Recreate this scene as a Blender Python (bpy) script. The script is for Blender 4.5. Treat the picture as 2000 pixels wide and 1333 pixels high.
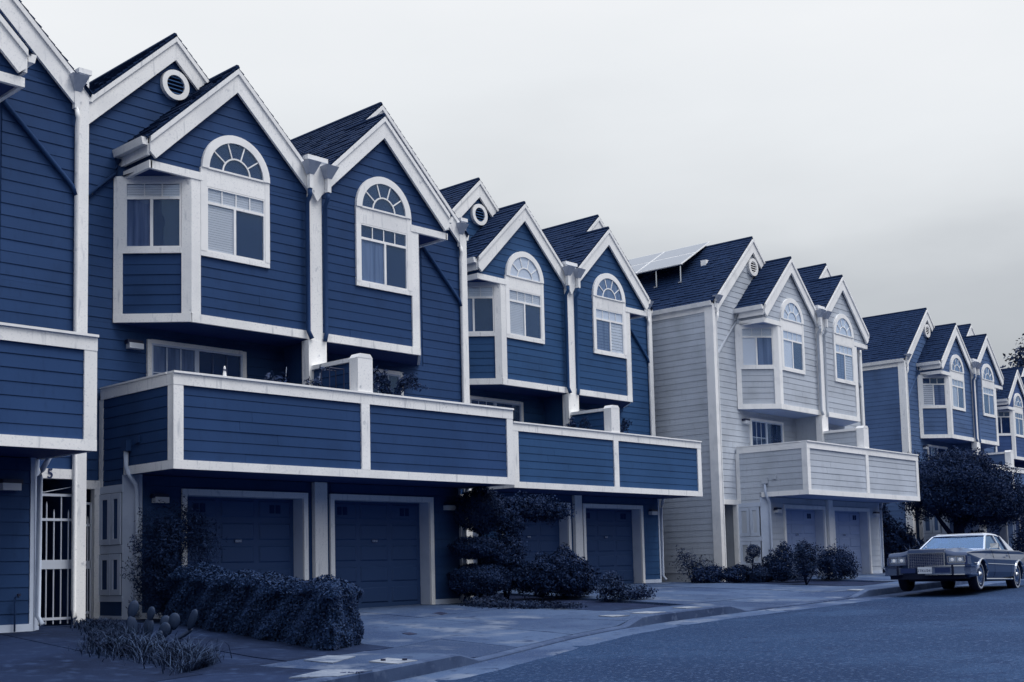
import bpy, bmesh, math, random
import numpy as np
from mathutils import Vector, Matrix
random.seed(7); rng = np.random.default_rng(7)
R = math.radians
for o in list(bpy.data.objects): bpy.data.objects.remove(o)
scene = bpy.context.scene
COL = scene.collection
ZO = 1.5                                   # camera height above the road beneath it

# ------------------------------------------------------------------ camera
cam_d = bpy.data.cameras.new('camera'); cam = bpy.data.objects.new('camera', cam_d); COL.objects.link(cam)
yaw, pitch, roll, fpx, ppy = 0.8144, 0.0916282, -0.0243819, 2417.91, 890.76
fw = Vector((math.sin(yaw)*math.cos(pitch), math.cos(yaw)*math.cos(pitch), math.sin(pitch)))
rt = fw.cross(Vector((0, 0, 1))).normalized(); up = rt.cross(fw)
r2 = math.cos(roll)*rt + math.sin(roll)*up; u2 = -math.sin(roll)*rt + math.cos(roll)*up
mw = Matrix((r2, u2, -fw)).transposed().to_4x4(); mw.translation = Vector((0, 0, ZO))
cam.matrix_world = mw
cam_d.sensor_width = 36.0; cam_d.lens = fpx/2000*36
cam_d.shift_y = (ppy-666.5)/2000; cam_d.clip_start = 0.1; cam_d.clip_end = 3000
scene.camera = cam

# ------------------------------------------------------------------ sky and sun (overcast)
SUN_EL, SUN_AZ = R(63), R(152)             # azimuth measured clockwise from +Y
world = bpy.data.worlds.new('World'); scene.world = world; world.use_nodes = True
nt = world.node_tree; nt.nodes.clear()
N = nt.nodes.new; Lk = nt.links.new
out = N('ShaderNodeOutputWorld'); bg = N('ShaderNodeBackground')
sky = N('ShaderNodeTexSky'); sky.sky_type = 'NISHITA'; sky.sun_disc = False
sky.sun_elevation = SUN_EL; sky.sun_rotation = SUN_AZ
tc = N('ShaderNodeTexCoord'); sep = N('ShaderNodeSeparateXYZ'); Lk(tc.outputs['Generated'], sep.inputs[0])
nz = N('ShaderNodeTexNoise'); nz.inputs['Scale'].default_value = 2.0; nz.inputs['Detail'].default_value = 5; nz.inputs['Roughness'].default_value = .5
mp = N('ShaderNodeMapping'); mp.inputs['Scale'].default_value = (1, 1, 3.2); Lk(tc.outputs['Generated'], mp.inputs[0]); Lk(mp.outputs[0], nz.inputs['Vector'])
# elevation + a little cloud structure -> grey level of the cloud deck
ma = N('ShaderNodeMath'); ma.operation = 'MULTIPLY_ADD'; Lk(nz.outputs['Fac'], ma.inputs[0]); ma.inputs[1].default_value = .24; Lk(sep.outputs['Z'], ma.inputs[2])
cr = N('ShaderNodeValToRGB'); Lk(ma.outputs[0], cr.inputs[0])
el = cr.color_ramp.elements
el[0].position = 0.09; el[0].color = (.33, .35, .385, 1)
el[1].position = 1.0; el[1].color = (1.32, 1.50, 1.86, 1)
for p, c in ((.24, (.42, .445, .475)), (.32, (.55, .58, .615)), (.385, (.73, .76, .79)), (.46, (.835, .865, .895)), (.53, (.90, .92, .945)), (.68, (.96, 1.0, 1.07))):
    e = el.new(p); e.color = (*c, 1)
hs = N('ShaderNodeMixRGB'); hs.blend_type = 'MIX'; hs.inputs[0].default_value = .97
sc = N('ShaderNodeMixRGB'); sc.blend_type = 'MULTIPLY'; sc.inputs[0].default_value = 1; sc.inputs[2].default_value = (.1, .1, .1, 1)
Lk(sky.outputs[0], sc.inputs[1]); Lk(sc.outputs[0], hs.inputs[1]); Lk(cr.outputs[0], hs.inputs[2])
Lk(hs.outputs[0], bg.inputs['Color']); bg.inputs['Strength'].default_value = 1.0
Lk(bg.outputs[0], out.inputs['Surface'])
sun_d = bpy.data.lights.new('sun', 'SUN'); sun = bpy.data.objects.new('sun', sun_d); COL.objects.link(sun)
sun_d.energy = 2.2; sun_d.angle = R(28); sun_d.color = (1.0, .96, .90)
sd = Vector((math.sin(SUN_AZ)*math.cos(SUN_EL), math.cos(SUN_AZ)*math.cos(SUN_EL), math.sin(SUN_EL)))
sun.rotation_euler = sd.to_track_quat('Z', 'Y').to_euler()
vs = scene.view_settings
vs.view_transform = 'Standard'; vs.look = 'None'; vs.exposure = 0.0; vs.gamma = 1.0; vs.use_curve_mapping = False

# ------------------------------------------------------------------ materials
MAT = {}
def mat(name, col, rough=.7, spec=.3, var=.0, metal=0., noise=None, bump=None, rnd=.0, coat=0.):
    """noise=(scale, colour2, lo, hi, detail, zstretch) patches of a second colour; bump=(scale,strength,dist); rnd = per-object brightness"""
    m = bpy.data.materials.new(name); m.use_nodes = True; t = m.node_tree
    b = t.nodes['Principled BSDF']; b.inputs['Roughness'].default_value = rough
    b.inputs['Specular IOR Level'].default_value = spec; b.inputs['Metallic'].default_value = metal
    if coat: b.inputs['Coat Weight'].default_value = coat; b.inputs['Coat Roughness'].default_value = .05
    n = t.nodes.new; l = t.links.new
    co = n('ShaderNodeTexCoord').outputs['Object']
    rgb = n('ShaderNodeRGB'); rgb.outputs[0].default_value = (*col, 1); cur = rgb.outputs[0]
    for k in (noise or []):
        s, c2, lo, hi, det, zs = k
        v = co
        if zs != 1:
            q = n('ShaderNodeMapping'); q.inputs['Scale'].default_value = (1, 1, zs); l(co, q.inputs[0]); v = q.outputs[0]
        x = n('ShaderNodeTexNoise'); x.inputs['Scale'].default_value = s; x.inputs['Detail'].default_value = det; l(v, x.inputs['Vector'])
        r = n('ShaderNodeMapRange'); r.inputs[1].default_value = lo; r.inputs[2].default_value = hi; l(x.outputs['Fac'], r.inputs[0])
        mx = n('ShaderNodeMixRGB'); l(r.outputs[0], mx.inputs[0]); l(cur, mx.inputs[1]); mx.inputs[2].default_value = (*c2, 1); cur = mx.outputs[0]
    if rnd:
        oi = n('ShaderNodeObjectInfo'); r = n('ShaderNodeMapRange'); l(oi.outputs['Random'], r.inputs[0])
        r.inputs[3].default_value = 1-rnd; r.inputs[4].default_value = 1+rnd
        hv = n('ShaderNodeHueSaturation'); l(cur, hv.inputs['Color']); l(r.outputs[0], hv.inputs['Value']); cur = hv.outputs[0]
    l(cur, b.inputs['Base Color'])
    if bump:
        x = n('ShaderNodeTexNoise'); x.inputs['Scale'].default_value = bump[0]; x.inputs['Detail'].default_value = 4; l(co, x.inputs['Vector'])
        bp = n('ShaderNodeBump'); bp.inputs['Strength'].default_value = bump[1]; bp.inputs['Distance'].default_value = bump[2]
        l(x.outputs['Fac'], bp.inputs['Height']); l(bp.outputs[0], b.inputs['Normal'])
    MAT[name] = m
    return m
def siding(name, c):
    d = tuple(v*.82 for v in c); g = tuple(min(1, v*1.18+.004) for v in c)
    mat(name, c, .65, .15, noise=[(1.3, d, .50, .72, 4, 1), (.45, g, .50, .75, 3, .5), (14, d, .55, .9, 3, .25)], bump=(60, .12, .004), rnd=.05)
siding('siding_navy', (.0180, .051, .142)); siding('siding_blue', (.024, .072, .178))
siding('siding_pale', (.445, .485, .55)); siding('siding_mid', (.072, .128, .26)); siding('siding_steel', (.045, .09, .23))
TR = (.74, .75, .765)
mat('trim', (.86, .855, .845), .6, .3, noise=[(1.1, (.74, .74, .745), .48, .75, 6, 1), (13, (.46, .48, .52), .60, .80, 5, .14), (7, (.30, .33, .39), .66, .80, 7, .8), (34, (.66, .67, .69), .55, .75, 3, 1)], bump=(50, .1, .003), rnd=.04)
mat('trim_clean', (.86, .855, .85), .5, .3, noise=[(2.5, (.72, .725, .735), .5, .75, 5, 1), (12, (.50, .53, .57), .64, .82, 5, .2)], rnd=.03)
mat('trim_shaded', (.53, .60, .73), .5, .3, noise=[(3, (.43, .50, .63), .5, .8, 4, 1)], rnd=.03)  # copy of the white trim, shade put into its darker bluish colour
mat('roof', (.0095, .025, .072), .9, .1, noise=[(7, (.005, .015, .046), .45, .6, 4, 1), (26, (.018, .040, .10), .55, .68, 2, 1), (.7, (.007, .020, .06), .4, .7, 3, 1)], bump=(160, .35, .006))
mat('flashing', (.05, .09, .21), .5, .5)
mat('leader', (.34, .385, .48), .45, .5, noise=[(6, (.26, .30, .40), .45, .7, 3, 1)])
mat('dark', (.006, .012, .045), .8, .2)
mat('soffit', (.025, .05, .16), .8, .2)
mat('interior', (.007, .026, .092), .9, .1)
mat('blind', (.80, .80, .80), .7, .2)
mat('curtain', (.16, .22, .36), .9, .1, noise=[(9, (.07, .11, .22), .4, .7, 2, .08)])
mat('white_shade', (.84, .85, .87), .6, .3)
mat('door_navy', (.025, .062, .165), .55, .3, bump=(40, .08, .003), rnd=.03); mat('door_pale', (.28, .36, .56), .55, .3, rnd=.03); mat('door_mid', (.07, .125, .29), .55, .3, rnd=.03)
mat('iron_white', (.52, .56, .64), .4, .5); mat('iron_black', (.008, .014, .05), .5, .5)
mat('lamp_glass', (.62, .65, .70), .3, .5); mat('metal', (.55, .58, .63), .25, .5, metal=1.)
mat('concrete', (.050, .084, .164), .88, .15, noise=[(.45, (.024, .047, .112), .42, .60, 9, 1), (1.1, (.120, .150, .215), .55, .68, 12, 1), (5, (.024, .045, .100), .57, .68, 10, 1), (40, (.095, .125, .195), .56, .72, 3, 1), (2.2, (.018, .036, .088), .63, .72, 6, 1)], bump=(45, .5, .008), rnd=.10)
mat('concrete_dark', (.009, .020, .058), .9, .12, noise=[(.8, (.004, .011, .036), .42, .62, 6, 1), (5, (.020, .038, .092), .55, .72, 5, 1), (50, (.014, .028, .072), .55, .75, 2, 1)], bump=(45, .35, .006), rnd=.12)  # darker concrete, some of the left-hand shade is put into its colour
mat('concrete_pale', (.26, .285, .33), .85, .2, noise=[(3, (.14, .165, .22), .45, .7, 6, 1), (14, (.07, .095, .16), .58, .72, 4, 1)], bump=(45, .3, .006))
mat('concrete_worn', (.17, .20, .26), .85, .2, noise=[(2.2, (.07, .10, .165), .45, .62, 7, 1), (9, (.24, .27, .32), .55, .7, 5, 1), (20, (.04, .06, .12), .6, .72, 4, 1)], bump=(45, .4, .008))
mat('kerb', (.050, .080, .158), .85, .15, noise=[(1.1, (.022, .040, .094), .42, .65, 6, 1), (6, (.080, .115, .20), .55, .75, 4, 1)], bump=(40, .35, .006))
mat('asphalt', (.0150, .041, .104), .9, .12, noise=[(.10, (.0085, .026, .074), .40, .60, 7, 1), (.45, (.022, .053, .124), .50, .66, 9, 1), (2.5, (.0105, .030, .084), .52, .68, 9, 1), (16, (.046, .080, .162), .56, .65, 3, 1), (48, (.005, .015, .050), .54, .65, 2, 1)], bump=(60, .9, .012))
mat('soil', (.010, .018, .050), .95, .1, noise=[(4, (.016, .027, .07), .45, .7, 5, 1)], bump=(30, .6, .02))
mat('leaf_hedge', (.018, .042, .112), .6, .12, noise=[(5, (.010, .026, .078), .4, .6, 3, 1), (22, (.029, .058, .130), .56, .7, 2, 1)])
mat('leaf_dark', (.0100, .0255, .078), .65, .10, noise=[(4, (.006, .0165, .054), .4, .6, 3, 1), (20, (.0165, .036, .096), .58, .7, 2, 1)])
mat('leaf_mid', (.014, .032, .084), .65, .12, noise=[(5, (.006, .015, .050), .4, .6, 3, 1), (22, (.030, .056, .12), .56, .7, 2, 1)])
mat('grass', (.011, .025, .066), .7, .15, noise=[(3, (.006, .014, .043), .42, .62, 4, 1), (16, (.028, .050, .105), .56, .72, 2, 1)])
mat('straw', (.028, .050, .105), .7, .15)
mat('cactus', (.012, .027, .066), .6, .25, noise=[(14, (.011, .025, .065), .45, .65, 4, 1)])
mat('bark', (.005, .010, .036), .9, .1, bump=(30, .7, .02))
mat('flower', (.060, .085, .165), .7, .2)
mat('car_paint', (.022, .048, .120), .35, .4, metal=.2, coat=.6); mat('car_roof', (.42, .45, .51), .55, .3); mat('chrome', (.62, .66, .74), .12, .5, metal=1.)
mat('bumper', (.15, .20, .32), .25, .5, metal=.6); mat('rubber', (.008, .013, .035), .8, .2); mat('whitewall', (.34, .38, .46), .6, .2)
mat('plate', (.55, .59, .66), .5, .3); mat('ink', (.015, .03, .10), .6, .2); mat('lens', (.26, .31, .41), .16, .6, coat=1.)
mat('solar_cell', (.23, .245, .27), .4, .4); mat('seat', (.012, .02, .06), .8, .2)
def glass(name, tint, fac=1.0):
    m = bpy.data.materials.new(name); m.use_nodes = True; t = m.node_tree; t.nodes.clear()
    n = t.nodes.new; l = t.links.new
    o = n('ShaderNodeOutputMaterial'); mx = n('ShaderNodeMixShader'); tr = n('ShaderNodeBsdfTransparent'); gl = n('ShaderNodeBsdfGlossy')
    tr.inputs[0].default_value = (*tint, 1); gl.inputs['Roughness'].default_value = .03; gl.inputs[0].default_value = (.48, .70, 1, 1)
    fr = n('ShaderNodeLayerWeight'); fr.inputs[0].default_value = .5; pw = n('ShaderNodeMath'); pw.operation = 'POWER'; pw.inputs[1].default_value = 3.; l(fr.outputs['Facing'], pw.inputs[0])
    mm = n('ShaderNodeMath'); mm.operation = 'MULTIPLY_ADD'; mm.inputs[1].default_value = fac; mm.inputs[2].default_value = .04; l(pw.outputs[0], mm.inputs[0])
    tx = n('ShaderNodeTexCoord'); ns = n('ShaderNodeTexNoise'); ns.inputs['Scale'].default_value = 1.6; l(tx.outputs['Object'], ns.inputs['Vector'])
    bp = n('ShaderNodeBump'); bp.inputs['Strength'].default_value = .10; bp.inputs['Distance'].default_value = .05; l(ns.outputs['Fac'], bp.inputs['Height']); l(bp.outputs[0], gl.inputs['Normal'])
    l(mm.outputs[0], mx.inputs[0]); l(tr.outputs[0], mx.inputs[1]); l(gl.outputs[0], mx.inputs[2]); l(mx.outputs[0], o.inputs[0])
    MAT[name] = m
glass('glass', (.96, .97, .985), .75); glass('car_glass', (.55, .64, .78), .85)

# ------------------------------------------------------------------ mesh helpers
def mesh(name, verts, faces, smooth=False, recalc=True):
    me = bpy.data.meshes.new(name); me.from_pydata([tuple(v) for v in verts], [], faces)
    if recalc:
        bm = bmesh.new(); bm.from_mesh(me); bmesh.ops.recalc_face_normals(bm, faces=bm.faces[:]); bm.to_mesh(me); bm.free()
    if smooth: me.polygons.foreach_set('use_smooth', [True]*len(me.polygons))
    me.update(); return me
class G:
    """collects polyhedra into one mesh"""
    def __init__(s): s.v = []; s.f = []
    def add(s, v, f):
        b = len(s.v); s.v += [tuple(p) for p in v]; s.f += [tuple(i+b for i in q) for q in f]; return s
    def box(s, x0, x1, y0, y1, z0, z1):
        return s.add([(x, y, z) for z in (z0, z1) for x, y in ((x0, y0), (x1, y0), (x1, y1), (x0, y1))],
                     [(0, 3, 2, 1), (4, 5, 6, 7), (0, 1, 5, 4), (1, 2, 6, 5), (2, 3, 7, 6), (3, 0, 4, 7)])
    def prism(s, bottom, top):
        n = len(bottom)
        return s.add(list(bottom)+list(top), [tuple(range(n))[::-1], tuple(range(n, 2*n))]+[(i, (i+1) % n, n+(i+1) % n, n+i) for i in range(n)])
    def tube(s, pts, r, k=8):
        pts = [Vector(p) for p in pts]; rs = r if isinstance(r, (list, tuple)) else [r]*len(pts); rings = []
        for i, p in enumerate(pts):
            d = (pts[min(i+1, len(pts)-1)]-pts[max(i-1, 0)]).normalized()
            a = d.cross(Vector((0, 0, 1)) if abs(d.z) < .9 else Vector((1, 0, 0))).normalized(); b = d.cross(a)
            rings.append([p+rs[i]*(math.cos(t*2*math.pi/k)*a+math.sin(t*2*math.pi/k)*b) for t in range(k)])
        v = [q for g in rings for q in g]; f = []
        for i in range(len(pts)-1):
            for t in range(k): f.append((i*k+t, i*k+(t+1) % k, (i+1)*k+(t+1) % k, (i+1)*k+t))
        f += [tuple(range(k))[::-1], tuple((len(pts)-1)*k+t for t in range(k))]
        return s.add(v, f)
    def mesh(s, name, smooth=False, recalc=True): return mesh(name, s.v, s.f, smooth, recalc)
def setm(o, m):
    if not o.data.materials: o.data.materials.append(None)
    o.material_slots[0].link = 'OBJECT'; o.material_slots[0].material = MAT[m]
def link(name, me, m, parent=None):
    o = bpy.data.objects.new(name, me); COL.objects.link(o); setm(o, m)
    if parent: o.parent = parent
    return o
def tag(o, label=None, cat=None, group=None, kind=None):
    for k, v in (('label', label), ('category', cat), ('group', group), ('kind', kind)):
        if v: o[k] = v
    return o
def empty(name, loc=(0, 0, 0), rz=0.):
    o = bpy.data.objects.new(name, None); COL.objects.link(o); o.location = loc; o.rotation_euler = (0, 0, rz); return o

# ------------------------------------------------------------------ terrain functions
RB, RC = .0195, .012
def road(x, y): return RB*x+RC*y
CX = [-60, -20, 0, 6, 9, 11, 13, 15, 17, 19, 22, 26, 30, 40, 55, 75, 100, 140]
CY = [-9, 2.6, 8.1, 9.75, 10.52, 11.12, 11.92, 12.68, 13.2, 13.48, 13.62, 13.85, 14.15, 14.9, 16.2, 18.5, 22, 28]
_xs = np.linspace(-60, 140, 2001); _ys = np.interp(_xs, CX, CY); _k = np.ones(21)/21; _ys = np.convolve(np.pad(_ys, 10, mode='edge'), _k, 'valid')
def yc(x): return float(np.interp(x, _xs, _ys))
def kmask(x): return float(np.interp(x, [-60, 4.6, 5.1, 10.65, 11.2, 16.6, 17.2, 20.4, 21.0, 26.0, 26.7, 36, 36.6, 42, 42.6, 140][0:16], [1, 1, 1, 1, 0, 0, 1, 1, 0, 0, 1, 1, 1, 1, 1, 1]))
FX = [-60, -1, 9.4, 9.9, 20.2, 21.2, 31, 32.5, 42.5, 48, 58, 64, 76, 140]; FZ = [.6, .81, .81, .815, .815, 1.015, 1.015, 1.06, 1.06, 1.307, 1.307, 1.5, 1.5, 2.6]
YX = [-60, -1, 9.4, 10.2, 20.2, 21.4, 31, 32.2, 42.5, 48, 58, 64, 76, 140]; YF = [10, 17.2, 17.2, 19.2, 19.2, 21.9, 22.0, 20.3, 20.7, 22.2, 22.7, 26, 27, 40]
def hg(x, y):
    c = yc(x); d = y-c; F = np.interp(x, FX, FZ); yf = np.interp(x, YX, YF)
    t = min(1, max(0, d/(yf-c))); e = road(x, c)
    s = min(1, max(0, d/2.4)); s = 1-(3*s*s-2*s**3)
    return float((1-t)*(e+.02)+t*F+.12*kmask(x)*s)

# ------------------------------------------------------------------ the duplex house, in its own coordinates
W = 8.04; EXPO = .185; PITCH = .95
PARTS = []       # (name, mesh, material key, parent index, tag)
def part(name, g, m, parent=None, tg='', smooth=False):
    me = g if isinstance(g, bpy.types.Mesh) else g.mesh(name, smooth)
    PARTS.append((name, me, m, parent, tg)); return len(PARTS)-1
class Fr:
    """a wall plane: point = O + u*U + n*N + z*up, mirrored on demand about the middle of the duplex"""
    def __init__(s, O, U, Nn, mir): s.O = Vector((*O, 0)); s.U = Vector((*U, 0)); s.N = Vector((*Nn, 0)); s.m = mir
    def p(s, u, z, n=0.):
        q = s.O+s.U*u+s.N*n; q.z = z
        if s.m: q.x = W-q.x
        return q
    def box(s, g, u0, u1, z0, z1, n0, n1):
        return g.prism([s.p(u0, z0, n0), s.p(u1, z0, n0), s.p(u1, z0, n1), s.p(u0, z0, n1)], [s.p(u0, z1, n0), s.p(u1, z1, n0), s.p(u1, z1, n1), s.p(u0, z1, n1)])
    def poly(s, g, pts, n0, n1): return g.prism([s.p(u, z, n0) for u, z in pts], [s.p(u, z, n1) for u, z in pts])
def clip(P, a, b, c):
    """keep a*u+b*z<=c"""
    o = []
    for i in range(len(P)):
        p, q = P[i], P[(i+1) % len(P)]; dp, dq = a*p[0]+b*p[1]-c, a*q[0]+b*q[1]-c
        if dp <= 1e-9: o.append(p)
        if (dp < -1e-9 and dq > 1e-9) or (dp > 1e-9 and dq < -1e-9):
            t = dp/(dp-dq); o.append((p[0]+t*(q[0]-p[0]), p[1]+t*(q[1]-p[1])))
    return o
def area(P): return abs(sum(P[i][0]*P[(i+1) % len(P)][1]-P[(i+1) % len(P)][0]*P[i][1] for i in range(len(P))))/2 if len(P) > 2 else 0
def boards(f, poly, holes=(), z0=None, tg='', m='siding', e=EXPO):
    zs = [p[1] for p in poly]; zb = min(zs) if z0 is None else z0
    while zb < max(zs)-.01:
        row = clip(clip(poly, 0, -1, -(zb+.0055)), 0, 1, zb+e)
        todo = [row]
        for (u0, u1, h0, h1) in holes:
            nxt = []
            for P in todo:
                if area(P) < 1e-4: continue
                if max(p[1] for p in P) <= h0 or min(p[1] for p in P) >= h1: nxt.append(P); continue
                nxt += [clip(P, 1, 0, u0), clip(P, -1, 0, -u1)]
                M = clip(clip(P, -1, 0, -u0), 1, 0, u1); nxt += [clip(M, 0, 1, h0), clip(M, 0, -1, -h1)]
            todo = nxt
        for P in todo:
            if len(P) < 3 or area(P) < .004: continue
            us = [p[0] for p in P]; L_ = max(us)-min(us); bits = [P]
            if L_ > 2.3 and random.random() < .38:          # a butt joint somewhere along a long board
                c = min(us)+L_*random.uniform(.25, .75); bits = [clip(P, 1, 0, c-.002), clip(P, -1, 0, -(c+.002))]
            for Q in bits:
                g = G(); j = random.uniform(-.002, .002)
                g.prism([f.p(u, z, -.003) for u, z in Q], [f.p(u, z, .0155+j-(z-zb)/e*.009) for u, z in Q])
                part('siding_board', g, m, None, tg)
        zb += e
def trim(f, u0, u1, z0, z1, n1=.05, n0=-.01, name='trim_board', tg='', m='trim', parent=None):
    g = G(); f.box(g, u0, u1, z0, z1, n0, n1); return part(name, g, m, parent, tg)
def pane(f, u0, u1, z0, z1, n, par, tg='', m='glass', name='pane'):
    g = G(); f.box(g, u0, u1, z0, z1, n, n+.004); return part(name, g, m, par, tg)
def blind(f, u0, u1, z0, z1, tg, m='blind', step=.045, name='blind', par=None):
    g = G(); z = z0+.005
    while z < z1-.01:
        a = [f.p(u0, z, .006), f.p(u1, z, .006), f.p(u1, z, .009), f.p(u0, z, .009)]
        b = [f.p(u0, z+step*.86, .012), f.p(u1, z+step*.86, .012), f.p(u1, z+step*.86, .015), f.p(u0, z+step*.86, .015)]
        g.prism(a, b); z += step
    return part(name, g, m, par, tg)
def cloth(f, u0, u1, z0, z1, tg, m='curtain', name='curtain', par=None):
    g = G(); k = max(4, int((u1-u0)/.03)); v = []; fc = []
    for i in range(k+1):
        u = u0+(u1-u0)*i/k; n = .010+.005*math.sin(i*1.9)
        v += [f.p(u, z0, n), f.p(u, z1, n)]
    for i in range(k): fc.append((2*i, 2*i+2, 2*i+3, 2*i+1))
    g.add(v, fc); return part(name, g, m, par, tg)
def sash(f, u0, u1, z0, z1, zt, cols, key, grid=0):
    """window with a gridded transom over two sliding leaves"""
    um = (u0+u1)/2-.03; w = .028
    g = G()
    for a in ((u0-w, u1+w, z0-w, z0), (u0-w, u1+w, z1, z1+w), (u0-w, u0, z0, z1), (u1, u1+w, z0, z1), (u0, u1, zt-.03, zt+.02), (um-.025, um+.025, z0, zt-.03)): f.box(g, *a, 0, .045)
    i = part('window', g, 'trim_clean')
    g = G(); f.box(g, u0, u1, z0, z1, -.002, .0045); part('room', g, 'interior', i)
    pane(f, u0, u1, zt+.02, z1, .026, i); pane(f, u0, um-.025, z0, zt-.03, .026, i); pane(f, um+.025, u1, z0, zt-.03, .020, i)
    for k in range(1, cols):
        u = u0+(u1-u0)*k/cols; g = G(); f.box(g, u-.010, u+.010, zt+.02, z1, .024, .036); part('muntin', g, 'trim_clean', i)
    key = ('R' if f.m else 'L')+key; lu, ru = um-.025, um+.025; zl = zt-.03
    blind(f, u0, u1, zt+.02, z1, key+'_t', par=i); blind(f, u0, lu, z0, zl, key+'_l', par=i); blind(f, ru, u1, z0, zl, key+'_r', par=i)
    blind(f, u0, lu, z0, zl, key+'_ls', 'trim_clean', .085, 'shutter', i); blind(f, ru, u1, z0, zl, key+'_rs', 'curtain', .085, 'shutter', i)
    cloth(f, u0, lu, z0, zl, key+'_lc', par=i); cloth(f, ru, u1, z0, zl, key+'_rc', par=i)
    g = G(); f.box(g, u0, lu, z0, zl, .006, .014); part('shade', g, 'white_shade', i, key+'_lw')
    g = G(); f.box(g, u0, u1, zt+.02, z1, .006, .014); part('shade', g, 'white_shade', i, key+'_tw')
    return i
def arc(cx, cz, r, a0, a1, k): return [(cx+r*math.cos(a0+(a1-a0)*i/k), cz+r*math.sin(a0+(a1-a0)*i/k)) for i in range(k+1)]
def ring(f, cx, cz, ro, ri, a0, a1, n0, n1, k=24, closed=False):
    g = G(); A = arc(cx, cz, ro, a0, a1, k); B = arc(cx, cz, ri, a0, a1, k)
    for i in range(k): f.poly(g, [A[i], A[i+1], B[i+1], B[i]], n0, n1)
    bm = bmesh.new(); me = g.mesh('ring', recalc=False); bm.from_mesh(me); bmesh.ops.remove_doubles(bm, verts=bm.verts[:], dist=1e-4)
    dd = {}
    for fc in bm.faces: dd.setdefault(tuple(sorted(v.index for v in fc.verts)), []).append(fc)
    bmesh.ops.delete(bm, geom=[x for q in dd.values() if len(q) > 1 for x in q], context='FACES')
    bmesh.ops.recalc_face_normals(bm, faces=bm.faces[:]); bm.to_mesh(me); bm.free(); return me
def leader(f, u, z, n, s=1., parent=None):
    """rain-water head: a funnel with a short spout"""
    g = G(); a, b = .155*s, .06*s
    g.prism([f.p(u-b, z-.24, n-.06), f.p(u+b, z-.24, n-.06), f.p(u+b, z-.24, n+.04), f.p(u-b, z-.24, n+.04)],
            [f.p(u-a, z, n-.07), f.p(u+a, z, n-.07), f.p(u+a, z, n+.16), f.p(u-a, z, n+.16)])
    i = part('leader_head', g, 'leader', parent)
    g = G(); f.box(g, u-.045, u+.045, z-.52, z-.24, n-.05, n+.035); part('spout', g, 'trim', i)
def pipe(f, pts, r=.04, m='trim', name='downspout', tg='', par=None):
    g = G(); g.tube([f.p(*q) for q in pts], r, 10); return part(name, g, m, par, tg, True)

SIDE_ROWS_Y = 9.5
def shingles(f, xe, ze, xr, zr, y0, y1, name='shingles', par=None, tg=''):
    sl = math.hypot(xr-xe, zr-ze); n = int(sl/.15); g = G(); dx, dz = (xr-xe)/sl, (zr-ze)/sl; nx, nz_ = (-dz if dx > 0 else dz), abs(dx)
    rr = random.Random(3)
    def P(s, t, y):
        x = xe+dx*s+nx*t; z = ze+dz*s+nz_*t
        return (W-x, y, z) if f else (x, y, z)
    for i in range(n):
        s0, s1 = i*sl/n-.01, min(sl, (i+1)*sl/n+.03); y = y0-(.17 if i % 2 else 0)
        while y < y1:
            w = rr.uniform(.26, .36); a, b = max(y, y0), min(y+w-.008, y1)
            if b-a > .04:
                t = .026+rr.uniform(-.006, .010); j = rr.uniform(-.008, .008)
                g.add([P(s0+j, t, a), P(s0+j, t, b), P(s1, .006, b), P(s1, .006, a), P(s0+j, -.002, a), P(s0+j, -.002, b)], [(0, 1, 2, 3), (4, 5, 1, 0), (4, 0, 3), (5, 2, 1)])
            y += w
    return part(name, g, 'roof', par, tg)

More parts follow.
